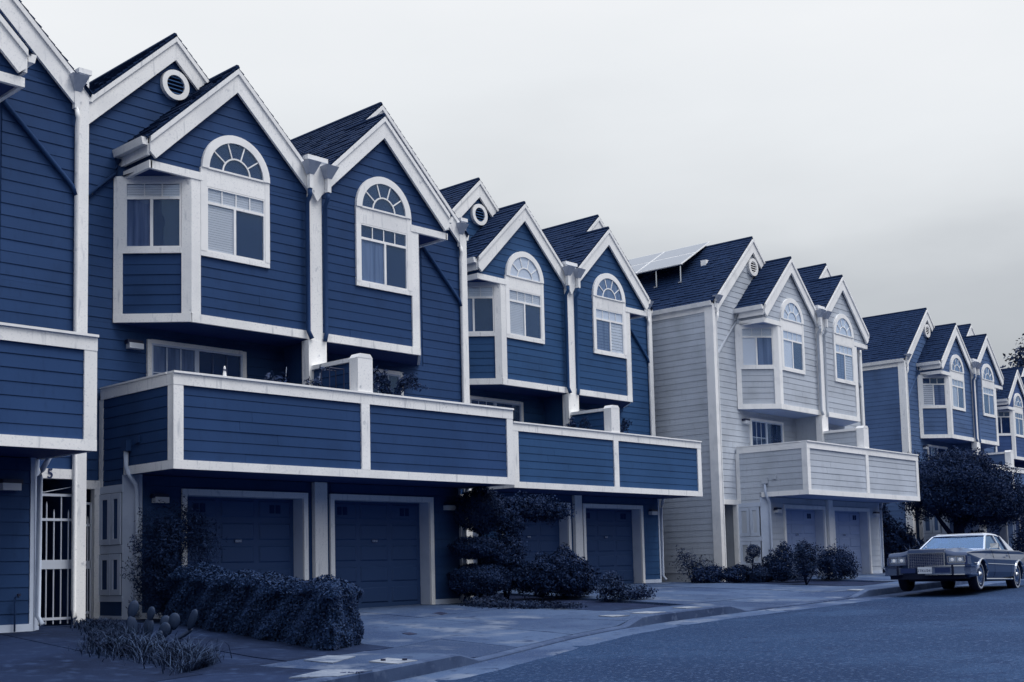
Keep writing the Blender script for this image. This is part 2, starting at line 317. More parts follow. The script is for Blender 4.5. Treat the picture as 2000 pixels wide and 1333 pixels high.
def unit(mir):
    F = Fr((0, 1.48), (1, 0), (0, -1), mir); cx0 = .42 if mir else .25; CL = math.hypot(1.24-cx0, .94); cu_, cv_ = (1.24-cx0)/CL, -.94/CL; C = Fr((cx0, 2.42), (cu_, cv_), (cv_, -cu_), mir)
    M = Fr((0, 2.42), (1, 0), (0, -1), mir); Ga = Fr((0, 1.40), (1, 0), (0, -1), mir)
    B = Fr((0, 0), (1, 0), (0, -1), mir); S = Fr((0, 0), (0, 1), (-1, 0), mir); MS = Fr((-1.06, 0), (0, 1), (-1, 0), mir)
    X = lambda x: W-x if mir else x; hk = 'R' if mir else 'L'
    def plan(g, pts, z0, z1): g.prism([(X(x), y, z0) for x, y in pts], [(X(x), y, z1) for x, y in pts])
    mr, fr_ = (1.45, 10.97), (2.2, 10.2575)
    # ---- solid walls behind the boards
    g = G(); plan(g, [(-1.05, 2.425), (4.02, 2.425), (4.02, 12), (-1.05, 12)], 2.3, 8.5)
    plan(g, [(0.0, 2.425), (4.02, 2.425), (4.02, 12), (0.0, 12)], -.4, 2.299); plan(g, [(-1.05, 4.4), (-.001, 4.4), (-.001, 12), (-1.05, 12)], -.4, 2.299)
    plan(g, [(-1.05, 2.425), (-.96, 2.425), (-.96, 4.399), (-1.05, 4.399)], -.4, 2.299)
    M.poly(g, [(-1.04, 8.501), (4.02, 8.501), (mr[0], mr[1]-.12)], -.006, -9.5)
    plan(g, [(cx0+.012, 2.424), (1.244, 1.487), (4.02, 1.487), (4.02, 2.424)], 5.30, 8.2)
    F.poly(g, [(.44, 8.02), (4.02, 8.02), (4.02, 8.45), (fr_[0], fr_[1]-.10), (.44, 8.52)], -.008, -.93)
    Ga.box(g, .20, 1.08, -.4, 2.46, -1.02, -.004); Ga.box(g, 3.67, 4.02, -.4, 2.46, -1.02, -.004); Ga.box(g, 1.081, 3.669, 2.16, 2.46, -1.02, -.004)
    part('wall', g, 'siding')
    # ---- balcony box
    g = G(); B.box(g, .01, 4.02, 2.49, 2.9, -2.42, -.006); B.box(g, .01, 4.02, 2.901, 4.0, -.12, -.006); B.box(g, .01, .12, 2.901, 4.0, -2.42, -.121)
    part('balcony', g, 'siding')
    boards(B, [(.15, 2.6), (3.95, 2.6), (3.95, 3.88), (.15, 3.88)], z0=2.58)
    boards(S, [(.12, 2.6), (1.62, 2.6), (1.62, 3.88), (.12, 3.88)], z0=2.58)
    boards(S, [(1.62, 2.30), (2.42, 2.30), (2.42, 3.88), (1.62, 3.88)], z0=2.21)
    trim(B, -.03, 4.02, 3.85, 4.04, .045); trim(B, -.035, 4.02, 4.04, 4.075, .075, -.16, 'parapet_cap', m='trim_clean'); trim(B, -.028, 4.02, 2.46, 2.61, .042)
    trim(B, -.026, .16, 2.61, 3.85, .04)
    trim(S, .0, 2.36, 3.85, 4.038, .03, -.01); trim(S, .17, 2.36, 4.042, 4.073, .045, -.16, 'parapet_cap', m='trim_clean'); trim(S, 0., 1.55, 2.462, 2.608, .027); trim(S, .0, .14, 2.61, 3.85, .026)
    trim(S, 2.28, 2.41, 2.3, 3.85, .024)
    # ---- bay
    boards(F, [(1.40, 5.43), (3.87, 5.43), (3.87, 8.08), (1.40, 8.08)], [(1.42, 2.90, 6.58, 8.2)], z0=5.42)
    boards(F, [(.44, 8.085), (3.87, 8.085), (3.87, 8.50), (2.2, 10.08), (.44, 8.42)], z0=5.42+15*EXPO-EXPO)
    boards(C, [(.14, 5.43), (CL-.12, 5.43), (CL-.12, 6.56), (.14, 6.56)], z0=5.42)
    trim(F, 1.25, 4.0, 5.28, 5.44, .05); trim(C, 0, CL+.02, 5.282, 5.438, .05)
    trim(F, 1.24, 1.43, 5.44, 8.0, .045); trim(C, CL-.15, CL+.03, 5.44, 7.98, .044); trim(C, 0, .16, 5.44, 6.55, .044); trim(C, 0, .215, 6.55, 7.98, .044)
    trim(C, .215, CL-.15, 6.55, 6.65, .048); trim(C, .215, CL-.15, 7.86, 7.98, .043)
    sash(C, .235, CL-.185, 6.68, 7.835, 7.58, 3, 'cham')
    trim(F, 1.43, 2.95, 6.54, 6.635, .05); trim(F, 1.43, 1.555, 6.635, 8.2, .055, m='trim_clean'); trim(F, 2.845, 2.95, 6.635, 8.2, .055, m='trim_clean'); trim(F, 1.555, 2.845, 7.86, 8.2, .048, m='trim')
    sash(F, 1.585, 2.815, 6.665, 7.83, 7.56, 4, 'front')
    # fanlight over the window
    i = part('fanlight', ring(F, 2.2, 8.2, .75, .60, 0, math.pi, -.01, .075), 'trim_clean')
    g = G(); F.poly(g, arc(2.2, 8.2, .605, 0, math.pi, 24), .028, .034); part('room', g, 'interior', i)
    g = G(); F.poly(g, arc(2.2, 8.2, .60, 0, math.pi, 24), .036, .040); part('shade', g, 'white_shade', i, hk+'arch_w')
    g = G(); F.poly(g, arc(2.2, 8.2, .60, 0, math.pi, 24), .036, .040); part('shade', g, 'curtain', i, hk+'arch_c')
    g = G(); F.poly(g, arc(2.2, 8.2, .60, 0, math.pi, 24), .046, .050); part('pane', g, 'glass', i)
    part('muntin', ring(F, 2.2, 8.2, .315, .285, 0, math.pi, .044, .062, 16), 'trim_clean', i)
    for a in (36, 72, 108, 144):
        a = R(a); g = G(); cu, sv = math.cos(a), math.sin(a); w = .012
        F.poly(g, [(2.2+.30*cu-w*sv, 8.2+.30*sv+w*cu), (2.2+.30*cu+w*sv, 8.2+.30*sv-w*cu), (2.2+.61*cu+w*sv, 8.2+.61*sv-w*cu), (2.2+.61*cu-w*sv, 8.2+.61*sv+w*cu)], .044, .060); part('muntin', g, 'trim_clean', i)
    trim(F, 1.56, 2.84, 8.19, 8.225, .07, m='trim_clean')
    # gable return, soffits
    trim(F, .40, 1.47, 7.94, 8.085, .06); g = G(); g.box(*sorted((X(.37), X(.43))), 1.42, 2.41, 7.942, 8.083); part('trim_board', g, 'trim')
    g = G(); plan(g, [(.43, 1.47), (1.30, 1.47), (cx0+.05, 2.41), (.43, 2.41)] if not mir else [(.43, 1.47), (1.30, 1.47), (.47, 2.41), (.43, 2.41)], 7.985, 8.02); part('soffit', g, 'soffit')
    g = G(); plan(g, [(cx0+.03, 2.41), (1.26, 1.5), (4.0, 1.5), (4.0, 2.41)], 5.265, 5.299); part('soffit', g, 'soffit')
    g = G(); plan(g, [(.05, .05), (4.0, .05), (4.0, 1.39), (.22, 1.39), (.05, 1.6)], 2.47, 2.489); part('soffit', g, 'soffit')
    # rakes: front gable then main gable
    def rake(f, x0, x1, xr, zr, n, m='trim'):
        th = .44
        for (xa, s) in ((x0, -1), (x1, 1)):
            if xa is None: continue
            za = zr-PITCH*abs(xa-xr)
            g = G(); cut = .16 if (s < 0 and abs(xa-xr) > 1.7 and xa < 1) else .0
            pts = [(xr, zr), (xa, za), (xa, za-th+cut+.02), (xa-s*.12 if cut else xa, za-th+cut*.6-.02 if cut else za-th), (xr, zr-th)]
            f.poly(g, pts, n, n+.055); part('rake_board', g, m)
            g = G(); o = .03; f.poly(g, [(xr, zr+.01), (xa, za+.01), (xa, za-.09), (xr, zr-.09)], n+.056, n+.085); part('drip_edge', g, m)
    rake(F, .36, 3.86, 2.2, 10.235, .06); rake(M, -1.0, 2.3, 1.45, 10.945, .06)
    # roof: deck slabs and shingle courses
    def slope(xe, xr, zr, y0, y1):
        ze = zr-PITCH*abs(xe-xr); g = G()
        g.prism([(X(xe), y0, ze-.03), (X(xr), y0, zr-.03), (X(xr), y1, zr-.03), (X(xe), y1, ze-.03)], [(X(xe), y0, ze+.015), (X(xr), y0, zr+.015), (X(xr), y1, zr+.015), (X(xe), y1, ze+.015)])
        i = part('roof', g, 'roof'); shingles(mir, xe, ze+.016, xr, zr+.016, y0-.02, y1, par=i)
    slope(-1.16, 1.45, 10.98, 2.33, 12); slope(4.02, 1.45, 10.98, 2.33, 12)
    slope(.30, 2.2, 10.27, 1.385, 2.42); slope(4.02, 2.2, 10.262, 1.385, 2.325)
    g = G(); g.tube([(X(1.45), 2.33, 11.0), (X(1.45), 12, 11.0)], .05, 6); part('ridge_cap', g, 'roof')
    g = G(); g.tube([(X(2.2), 1.37, 10.29), (X(2.2), 2.6, 10.29)], .05, 6); part('ridge_cap', g, 'roof')
    # eaves: gutter, fascia
    def eave(x, z, y0, y1):
        g = G(); xa, xb = X(x-.10), X(x+.03)
        g.prism([(X(x-.07), y0, z-.10), (X(x+.03), y0, z-.10), (X(x+.03), y1, z-.10), (X(x-.07), y1, z-.10)], [(xa, y0, z+.03), (xb, y0, z+.03), (xb, y1, z+.03), (xa, y1, z+.03)])
        part('gutter', g, 'trim')
        g = G(); g.box(*sorted((X(x+.035), X(x+.09))), y0+.02, y1, z-.27, z-.06); part('fascia', g, 'trim')
    eave(.30, 8.44, 1.40, 2.41); eave(-1.13, 8.50, 2.36, 12)
    # ---- main wall boards
    boards(M, [(-.96, 3.68), (4.0, 3.68), (4.0, 5.27), (-.96, 5.27)], [(.90, 3.02, 0, 5.07)], z0=3.68)
    boards(M, [(-.96, 5.272), (.26, 5.272), (.26, 8.5), (-.96, 8.5)], z0=3.68+9*EXPO-EXPO)
    boards(M, [(-.96, 8.505), (.50, 8.505), (2.05, 10.0), (2.3, 10.1), (1.45, 10.62), (-.96, 8.42)], z0=3.68+26*EXPO)
    boards(M, [(-.96, 2.42), (-.06, 2.42), (-.06, 3.67), (-.96, 3.67)], z0=2.42)
    # round vent
    i = part('vent', ring(M, 1.46, 10.02, .29, .19, 0, 2*math.pi, .0, .10, 32), 'trim_clean')
    g = G(); M.poly(g, arc(1.46, 10.02, .195, 0, 2*math.pi, 24)[:-1], .03, .036); part('backing', g, 'dark', i)
    for k in range(5):
        z = 10.02-.15+.075*k; h = math.sqrt(.195**2-(z-10.02)**2); g = G()
        g.prism([M.p(1.46-h, z-.02, .085), M.p(1.46+h, z-.02, .085), M.p(1.46+h, z+.022, .04), M.p(1.46-h, z+.022, .04)], [M.p(1.46-h, z-.012, .089), M.p(1.46+h, z-.012, .089), M.p(1.46+h, z+.030, .044), M.p(1.46-h, z+.030, .044)]); part('slat', g, 'slat', i)
    # pilaster at the outer corner, with rain-water head and pipes
    trim(M, -1.13, -.965, -.3, 8.46, .07, -.22, 'pilaster'); trim(M, -1.128, -.967, 8.46, 8.82, .068, -.218, 'pilaster_head', 'cap'+hk); trim(M, -1.16, -.94, 8.82, 8.90, .10, -.25, 'pilaster_cap', 'cap'+hk, 'trim_clean')
    leader(M, -.90, 8.72, .10, .9)
    pipe(M, [(-.90, 8.22, .10), (-.92, 8.05, .12), (-.935, 7.9, .06), (-.935, .25, .06), (-.92, .12, .14)], .036)
    pipe(M, [(.30, 8.30, .10), (.24, 8.02, .05), (-.86, 6.95, .05), (-.93, 6.80, .06)], .036, 'siding')
    # ---- deck: sliding door, lamp, party wall
    g = G()
    for a in ((.98, 2.97, 4.96, 5.0), (.98, 1.02, 2.92, 4.96), (2.93, 2.97, 2.92, 4.96), (1.90, 1.99, 2.92, 4.96), (1.02, 2.93, 2.9, 2.96)): M.box(g, *a, 0, .05)
    i = part('sliding_door', g, 'trim_shaded')
    g = G(); M.box(g, 1.02, 2.93, 2.96, 4.96, -.002, .004); part('room', g, 'interior', i)
    pane(M, 1.02, 1.90, 2.96, 4.96, .022, i); pane(M, 1.99, 2.93, 2.96, 4.96, .018, i)
    for (a, b) in ((1.02, 1.90), (1.99, 2.93)):
        for k in (1, 2): g = G(); u = a+(b-a)*k/3; M.box(g, u-.010, u+.010, 2.96, 4.96, .020, .034); part('muntin', g, 'trim_shaded' if a < 1.5 else 'flashing', i)
        for z in (3.46, 3.96, 4.46): g = G(); M.box(g, a, b, z-.010, z+.010, .0205, .0335); part('muntin', g, 'trim_shaded' if a < 1.5 else 'flashing', i)
    cloth(M, 1.03, 1.89, 2.97, 4.95, hk+'slider_c', par=i)
    trim(M, .90, .985, 2.9, 5.06, .06); trim(M, 2.965, 3.05, 2.9, 5.06, .06); trim(M, .985, 2.965, 4.995, 5.07, .055)
    def lamp(f, u0, u1, z, d):
        g = G(); f.box(g, u0-.03, u1, z+.03, z+.10, .0, .13); i = part('wall_lamp', g, 'iron_black'); g = G(); f.box(g, u0, u1+.005, z-.055, z+.045, .01, .14); part('diffuser', g, 'lamp_glass', i)
    if not mir: lamp(M, .49, .77, 4.90, 0)
    lamp(Ga, .42, .68, 2.04, 0)
    # ---- ground floor
    boards(Ga, [(.22, 0.06), (3.72, 0.06), (3.72, 2.46), (.22, 2.46)], [(1.03, 3.8, -1, 2.20)], z0=.06)
    trim(Ga, .20, 1.0, -.15, .10, .03, m='trim_shaded')
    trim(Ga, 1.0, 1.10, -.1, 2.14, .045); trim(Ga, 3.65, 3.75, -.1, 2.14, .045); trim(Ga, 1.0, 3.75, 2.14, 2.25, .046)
    g = G(); Ga.box(g, 1.08, 1.10, -.1, 2.138, -.34, -.012); Ga.box(g, 3.65, 3.67, -.1, 2.138, -.34, -.012); Ga.box(g, 1.08, 3.67, 2.142, 2.158, -.34, -.012); part('jamb', g, 'trim_shaded')
    g = G(); Ga.box(g, 1.085, 3.665, -.1, 2.14, -.36, -.30); d = part('garage_door', g, 'door')
    for r in range(5):
        for c in range(3):
            u0 = 1.10+.08+c*.83; z0 = .03+r*.425+.05; u1, z1 = u0+.73, z0+.32
            g = G(); ins = .03
            g.prism([Ga.p(u0, z0, -.301), Ga.p(u1, z0, -.301), Ga.p(u1, z1, -.301), Ga.p(u0, z1, -.301)], [Ga.p(u0+ins, z0+ins, -.278), Ga.p(u1-ins, z0+ins, -.278), Ga.p(u1-ins, z1-ins, -.278), Ga.p(u0+ins, z1-ins, -.278)])
            pi = part('door_panel', g, 'door', d)
            if (r == 4 and c != 1) or (r == 0 and c == 2):
                for k in range(2): g = G(); ua = u0+.24+k*.14; Ga.box(g, ua, ua+.11, z0+.08, z0+.24, -.279, -.272); part('vent_grille', g, 'interior', d)
    g = G(); Ga.box(g, 2.30, 2.44, 1.31, 1.36, -.301, -.26); part('handle', g, 'metal', d)
    # corner pilaster (canted) with the balcony drain pipe
    g = G(); g.prism([(X(x), y, -.3) for x, y in ((-.012, 1.62), (.175, 1.375), (.23, 1.375), (.23, 1.62))], [(X(x), y, 2.47) for x, y in ((-.012, 1.62), (.175, 1.375), (.23, 1.375), (.23, 1.62))]); part('pilaster', g, 'trim_shaded')
    g = G(); g.box(*sorted((X(-.12), X(-.02))), 1.30, 1.48, 2.86, 3.05); part('scupper', g, 'siding')
    g = G(); g.tube([(X(-.07), 1.39, 2.9), (X(-.07), 1.39, 2.60), (X(-.05), 1.37, 2.50), (X(.08), 1.34, 2.30), (X(.11), 1.35, 2.20), (X(.11), 1.37, .2), (X(.08), 1.27, .08)], .04, 10); part('downspout', g, 'trim_shaded', smooth=True)
    g = G(); g.box(*sorted((X(-.05), X(-.02))), 1.02, 1.14, 2.98, 3.10); part('outlet', g, 'siding')
    # meter cupboards on the side wall
    trim(S, 1.6, 2.42, 2.18, 2.31, .02, m='trim_shaded'); trim(S, 1.6, 2.42, 1.13, 1.27, .019, m='trim_shaded'); trim(S, 1.6, 2.42, -.2, .06, .019, m='trim_shaded'); trim(S, 1.6, 2.42, .30, .40, .018, m='trim_shaded')
    g = G(); S.box(g, 1.62, 2.42, .06, .30, -.005, .006); part('panel', g, 'siding')
    for z0, z1 in ((.41, 1.12), (1.28, 2.17)):
        for u0, u1 in ((1.66, 1.99), (2.01, 2.38)):
            g = G()
            for a in ((u0, u0+.09, z0, z1), (u1-.09, u1, z0, z1), (u0+.09, u1-.09, z0, z0+.10), (u0+.09, u1-.09, z1-.10, z1)): S.box(g, *a, .0, .03)
            i = part('cupboard_door', g, 'trim_shaded'); g = G(); S.box(g, u0+.085, u1-.085, z0+.09, z1-.09, .0, .012); part('panel', g, 'siding', i)
    # entry: lintel, jamb, iron gate
    trim(M, -.965, -.0, 2.27, 2.42, .05, -.10, 'lintel'); trim(M, -.12, -.0, -.2, 2.27, .045, -.10, 'jamb')
    g = G()
    for a in ((-.95, -.14, 2.0, 2.04), (-.95, -.14, 1.62, 1.66), (-.95, -.14, .10, .14), (-.95, -.14, .88, 1.02), (-.155, -.125, .02, 2.04)): M.box(g, *a, -.07, -.04)
    gt = part('gate', g, 'iron_white', None, 'gate')
    for k in range(7):
        u = -.90+k*.118; g = G(); top = 2.03 if k in (1, 5) else (1.92 if k == 3 else 1.80)
        g.tube([M.p(u, .04, -.055), M.p(u, top-.06, -.055), M.p(u, top, -.055)], [.011, .011, .002], 6); part('bar', g, 'iron_white', gt, 'gate')
    sp = [(-.34+.085*(1-t/14)*math.cos(t*.8), 2.11+.085*(1-t/14)*math.sin(t*.8), -.055) for t in range(13)]
    g = G(); g.tube([M.p(*q) for q in [(-.93, 2.15, -.055)]+[(-.5, 2.06, -.055)]+sp[::1]], .008, 6); part('scroll', g, 'iron_white', gt, 'gate')
    g = G(); M.box(g, -.30, -.24, .93, .97, -.04, .0); part('handle', g, 'iron_black', gt, 'gate')
    # exposed side wall of a house that stands proud of its neighbour
    boards(MS, [(2.6, .2), (SIDE_ROWS_Y, .2), (SIDE_ROWS_Y, 8.4), (2.6, 8.4)], z0=.2, tg='sideR' if mir else 'sideL')
unit(False); unit(True)
# ---- shared middle: column, parapet post and screen, garage post
MID = Fr((0, 1.42), (1, 0), (0, -1), False)
trim(MID, 3.87, 4.17, 5.25, 8.30, .03, -.12, 'column'); trim(MID, 3.80, 4.24, 2.9, 5.25, .06, -.16, 'column')
g = G(); MID.poly(g, [(3.80, 8.86), (4.24, 8.86), (4.24, 8.34), (4.02, 8.04), (3.80, 8.34)], -.06, .10); part('shield_board', g, 'trim')
trim(MID, 3.77, 4.27, 8.86, 8.95, .13, -.25, 'pilaster_cap', m='trim_clean')
leader(MID, 3.80, 8.77, .17); leader(MID, 4.24, 8.77, .17)
for u in (3.80, 4.24):
    pipe(MID, [(u, 8.27, .15), (u, 8.12, .15), (u+(.0 if u < 4 else 0), 8.0, .06), (u, 5.42, .06), (u+(.06 if u < 4 else -.06), 5.27, .09)], .045, 'siding')
BM = Fr((0, 0), (1, 0), (0, -1), False)
trim(BM, 3.94, 4.14, 2.61, 3.85, .044); trim(BM, 3.86, 4.22, 4.075, 4.72, .05, -.20, 'post')
g = G(); BM.poly(g, [(3.855, 4.72), (4.225, 4.72), (4.16, 4.80), (3.92, 4.80)], -.205, .055); part('post_cap', g, 'trim_clean')
g = G(); g.box(3.93, 4.15, .20, 1.40, 2.9, 4.66); part('screen_wall', g, 'siding'); g = G(); g.box(3.86, 4.22, .22, 1.38, 4.66, 4.74); part('parapet_cap', g, 'trim')
SL = Fr((3.93, 0), (0, 1), (-1, 0), False); SR = Fr((4.15, 0), (0, 1), (1, 0), False)
boards(SL, [(.20, 4.08), (1.38, 4.08), (1.38, 4.65), (.20, 4.65)], z0=4.09); boards(SR, [(.20, 4.08), (1.38, 4.08), (1.38, 4.65), (.20, 4.65)], z0=4.09)
g = G(); g.box(3.98, 4.06, 1.5, 2.42, 2.9, 5.29); part('party_wall', g, 'siding')
trim(Fr((0, 1.36), (1, 0), (0, -1), False), 3.87, 4.17, -.2, 2.46, .06, -.04, 'post')

def house(pos, yaw, mats, sel, label, name='townhouse', skip=()):
    root = empty(name, pos, R(yaw)); tag(root, label, 'house', 'timber townhouses along the street')
    objs = []
    for nm, me, mk, par, tg in PARTS:
        if (tg and tg not in sel) or nm in skip: objs.append(None); continue
        o = bpy.data.objects.new(nm, me); COL.objects.link(o); setm(o, mats.get(mk, mk)); o.parent = objs[par] if par is not None and objs[par] else root
        if nm in ('shingles', 'blind', 'shutter'): o['kind'] = 'stuff'
        objs.append(o)
    return root

NAVY = dict(siding='siding_navy', door='door_navy', slat='siding_blue'); BLUE = dict(siding='siding_blue', door='door_navy', slat='siding_blue')
PALE = dict(soffit='door_pale', siding='siding_pale', door='door_pale', slat='trim_clean', trim='trim_clean'); MID_ = dict(soffit='door_mid', siding='siding_mid', door='door_mid', slat='trim_clean'); STEEL = dict(siding='siding_steel', door='door_mid', slat='trim_clean')
house((.325, 15.80, .80), 0, NAVY, {'gate', 'Rslider_c', 'capL', 'capR'}, 'navy house at the far left edge, its balcony cut off by the picture edge')
house((10.85, 17.84, .815), 0, NAVY, {'gate', 'capL', 'capR', 'Lfront_l', 'Lfront_t', 'Lcham_lc', 'Lcham_t', 'Lslider_c', 'Rfront_rc'}, 'large navy house with a long white-trimmed balcony behind the clipped hedge')
house((21.80, 20.53, 1.015), .9, BLUE, {'gate', 'capL', 'Lfront_l', 'Lfront_t', 'Larch_w', 'Rfront_ls', 'Rfront_rs', 'Rfront_tw', 'Rarch_c', 'Lcham_lc', 'Lcham_t'}, 'blue house in the middle, between the navy house and the pale house with solar panels')
house((32.82, 18.89, 1.06), 2.36, PALE, {'sideL', 'Lfront_lw', 'Lfront_tw', 'Lcham_lw', 'Lcham_t', 'Lcham_rc', 'Larch_w', 'Rarch_w', 'Rfront_ls', 'Rfront_tw', 'Rfront_rs'}, 'pale grey house with solar panels on its roof')
house((49.45, 20.69, 1.307), 2.68, MID_, {'sideL', 'Lcham_ls', 'Lcham_rs', 'Lfront_l', 'Lfront_t', 'Rfront_lc', 'Rfront_t', 'Larch_c', 'Rarch_c'}, 'mid-blue house behind the dark street tree and the parked car')
house((65.9, 24.4, 1.5), 4.0, STEEL, {'sideL', 'Lfront_lc', 'Larch_c', 'Rfront_lc'}, 'farthest blue house, cut off by the right edge of the picture')

# ------------------------------------------------------------------ ground, road, kerb, paving
def grid_mesh(name, xs, ds, zf, dz=0.):
    v = []; f = []; n = len(ds)
    for x in xs:
        for d in ds: y = yc(x)+d; v.append((x, y, zf(x, y)+dz))
    for i in range(len(xs)-1):
        for j in range(n-1): f.append((i*n+j, (i+1)*n+j, (i+1)*n+j+1, i*n+j+1))
    return mesh(name, v, f, True, False)
v = []; f = []; HX = [-70+3*i for i in range(64)]; HP = [(-7, -.2), (-8.5, 2.5), (-10, 5.5), (-12, 8.5), (-15, 10.5), (-20, 11.5), (-40, 12), (-60, 11)]
for x in HX:
    for y, z in HP: w_ = 1+.14*math.sin(x*.21)+.10*math.sin(x*.53+1); v.append((x, y+yc(x)-10.8+.6*math.sin(x*.7+y), road(x, y)+z*w_))
for i in range(len(HX)-1):
    for j in range(len(HP)-1): n = len(HP); f.append((i*n+j, i*n+j+1, (i+1)*n+j+1, (i+1)*n+j))
tag(link('sky_block_slope', mesh('sky_block_slope', v, f, True, False), 'leaf_mid'), kind='structure')  # added unseen slope behind the camera, blocks low sky light, darkens window reflections
far = G(); far.add([(x, y, -6) for x, y in ((-1500, -1500), (1500, -1500), (1500, 1500), (-1500, 1500))], [(0, 1, 2, 3)])
tag(link('terrain', far.mesh('terrain', recalc=False), 'soil'), kind='structure')
xs = [-60+.5*i for i in range(401)]
v = []; f = []
ys_rel = [-70, -30, -12, -6, -3, -1.5, -.6, -.2]
for x in xs:
    for d in ys_rel: y = yc(x)+d; v.append((x, y, road(x, y)+.03*max(0, math.exp(-((d+.6)/1.2)**2))*-1+0.0))
for i in range(len(xs)-1):
    for j in range(len(ys_rel)-1): n = len(ys_rel); f.append((i*n+j, (i+1)*n+j, (i+1)*n+j+1, i*n+j+1))
tag(link('road', mesh('road', v, f, True, False), 'asphalt'), kind='structure')
xk = [-30+.12*i for i in range(1000)]
gv = []; gf = []
for x in xk:
    for d, h in ((-.66, -.030), (-.56, -.004+.006*math.sin(x*3.1)+.004*math.sin(x*7.7)), (-.12, -.010), (.01, .0)): y = yc(x)+d; gv.append((x, y, road(x, y)-.03*math.exp(-((d+.6)/1.2)**2)+h+.012))
for i in range(len(xk)-1):
    for j in range(3): gf.append((i*4+j, (i+1)*4+j, (i+1)*4+j+1, i*4+j+1))
tag(link('gutter_pan', mesh('gutter_pan', gv, gf, False, False), 'concrete'), kind='structure')
kv = []; kf = []
for x in xk:
    c = yc(x); e = road(x, c); h = .022+.125*kmask(x)
    for d, z in ((-.005, -.06), (.0, h-.018), (.018, h), (.16, h+.004), (.165, h-.03)): kv.append((x, c+d, e+z))
for i in range(len(xk)-1):
    for j in range(4): kf.append((i*5+j, (i+1)*5+j, (i+1)*5+j+1, i*5+j+1))
tag(link('kerb', mesh('kerb', kv, kf, False, False), 'kerb'), kind='structure')
ds = [.10, .5, 1, 1.5, 2, 2.5, 3, 4, 5, 6, 7, 8, 9, 10, 14, 20, 30, 50]
tag(link('ground', grid_mesh('ground', [-60+.5*i for i in range(401)], ds, hg, -.045), 'soil'), kind='structure')
def slab(x0, x1, d0, d1, m, parent, gap=.012, dz=0.):
    nx = max(2, int((x1-x0)/.35)); nd = max(2, int((d1-d0)/.5)); X = np.linspace(x0+gap/2, x1-gap/2, nx+1); D = np.linspace(d0+gap/2, d1-gap/2, nd+1)
    v = []; f = []; j0 = random.uniform(-.004, .004)
    for x in X:
        for d in D: y = yc(x)+d; v.append((x, y, hg(x, y)+j0+dz))
    n = nd+1
    for i in range(nx):
        for j in range(nd): f.append((i*n+j, (i+1)*n+j, (i+1)*n+j+1, i*n+j+1))
    b = len(v); edge = [i*n for i in range(nx+1)]+[nx*n+j for j in range(1, n)]+[i*n+nd for i in range(nx-1, -1, -1)]+[j for j in range(nd-1, 0, -1)]
    for k in edge: v.append((v[k][0], v[k][1], v[k][2]-.08))
    for k in range(len(edge)): k2 = (k+1) % len(edge); f.append((edge[k], b+k, b+k2, edge[k2]))
    o = link('slab', mesh('slab', v, f, False, False), m, parent); return o
pav = tag(empty('pavement'), kind='structure')
x = -8.; k = 0
while x < 64:
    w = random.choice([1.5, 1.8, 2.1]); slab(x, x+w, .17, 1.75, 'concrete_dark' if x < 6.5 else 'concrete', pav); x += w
def drive(name, x0, x1, cols, rows, m, yend):
    r = tag(empty(name), kind='structure')
    for i in range(cols):
        a, b = x0+(x1-x0)*i/cols, x0+(x1-x0)*(i+1)/cols; D = yend-yc((a+b)/2)
        for j in range(rows): slab(a, b, 1.75+(D-1.75)*j/rows, 1.75+(D-1.75)*(j+1)/rows, m, r)
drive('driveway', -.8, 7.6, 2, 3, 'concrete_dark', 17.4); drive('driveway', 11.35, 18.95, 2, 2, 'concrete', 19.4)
drive('driveway', 21.4, 30.2, 3, 2, 'concrete', 22.1); drive('driveway', 33.0, 41.2, 2, 2, 'concrete', 20.6); drive('driveway', 49.8, 58, 2, 2, 'concrete', 22.6)
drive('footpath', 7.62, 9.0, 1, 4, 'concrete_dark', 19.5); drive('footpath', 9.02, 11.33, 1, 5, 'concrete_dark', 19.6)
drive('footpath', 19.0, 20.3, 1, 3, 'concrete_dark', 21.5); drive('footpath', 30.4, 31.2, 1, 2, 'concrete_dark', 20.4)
def cover(pts, lab, m='concrete_pale', h=.012, name='utility_cover', cat='cover', grp=None, hs=1):
    c = np.mean(pts, 0); r = empty(name, (c[0], c[1], hg(*c))) if False else None
    v = [(x, y, hg(x, y)-.04) for x, y in pts]+[(x, y, hg(x, y)+h) for x, y in pts]; n = len(pts)
    o = link(name, mesh(name, v, [tuple(range(n))[::-1], tuple(range(n, 2*n))]+[(i, (i+1) % n, n+(i+1) % n, n+i) for i in range(n)]), m)
    tag(o, lab, cat, grp); return o
a = cover([(9.35, 11.18), (9.79, 11.36), (9.80, 10.84), (9.41, 10.74)], 'bright white utility cover set in the pavement by the near kerb')
for q in ((9.5, 11.1), (9.7, 10.95)):
    g = G(); z = hg(*q)+.012; g.tube([(q[0], q[1], z), (q[0], q[1], z+.02)], .03, 8); link('lifting_ring', g.mesh('lifting_ring'), 'iron_black', a)
cover([(9.12, 12.11), (9.81, 12.53), (9.81, 11.98), (9.03, 11.44)], 'stained pale pavement cover in front of the clipped hedge', 'concrete_worn')
cover([(7.8, 10.61), (8.55, 10.92), (8.83, 10.5), (8.22, 10.34)], 'pale scratched concrete patch at the bottom edge, nearest the camera', 'concrete_worn', name='concrete_patch', cat='patch')
cover([(17.19, 14.2), (17.32, 13.94), (17.23, 13.52), (17.1, 13.82)], 'narrow pale cover left of two beside the middle stretch of raised kerb')
cover([(17.81, 13.97), (18.31, 13.99), (18.29, 13.51), (17.79, 13.52)], 'square pale cover in the middle of the raised kerb stretch')
cover([(19.58, 14.32), (19.86, 14.14), (19.71, 13.71), (19.37, 13.85)], 'pale cover at the right end of the middle raised kerb stretch')
cover([(26.69, 14.45), (26.86, 14.35), (26.80, 14.05), (26.59, 14.05)], 'small pale cover by the kerb just left of the parked car')
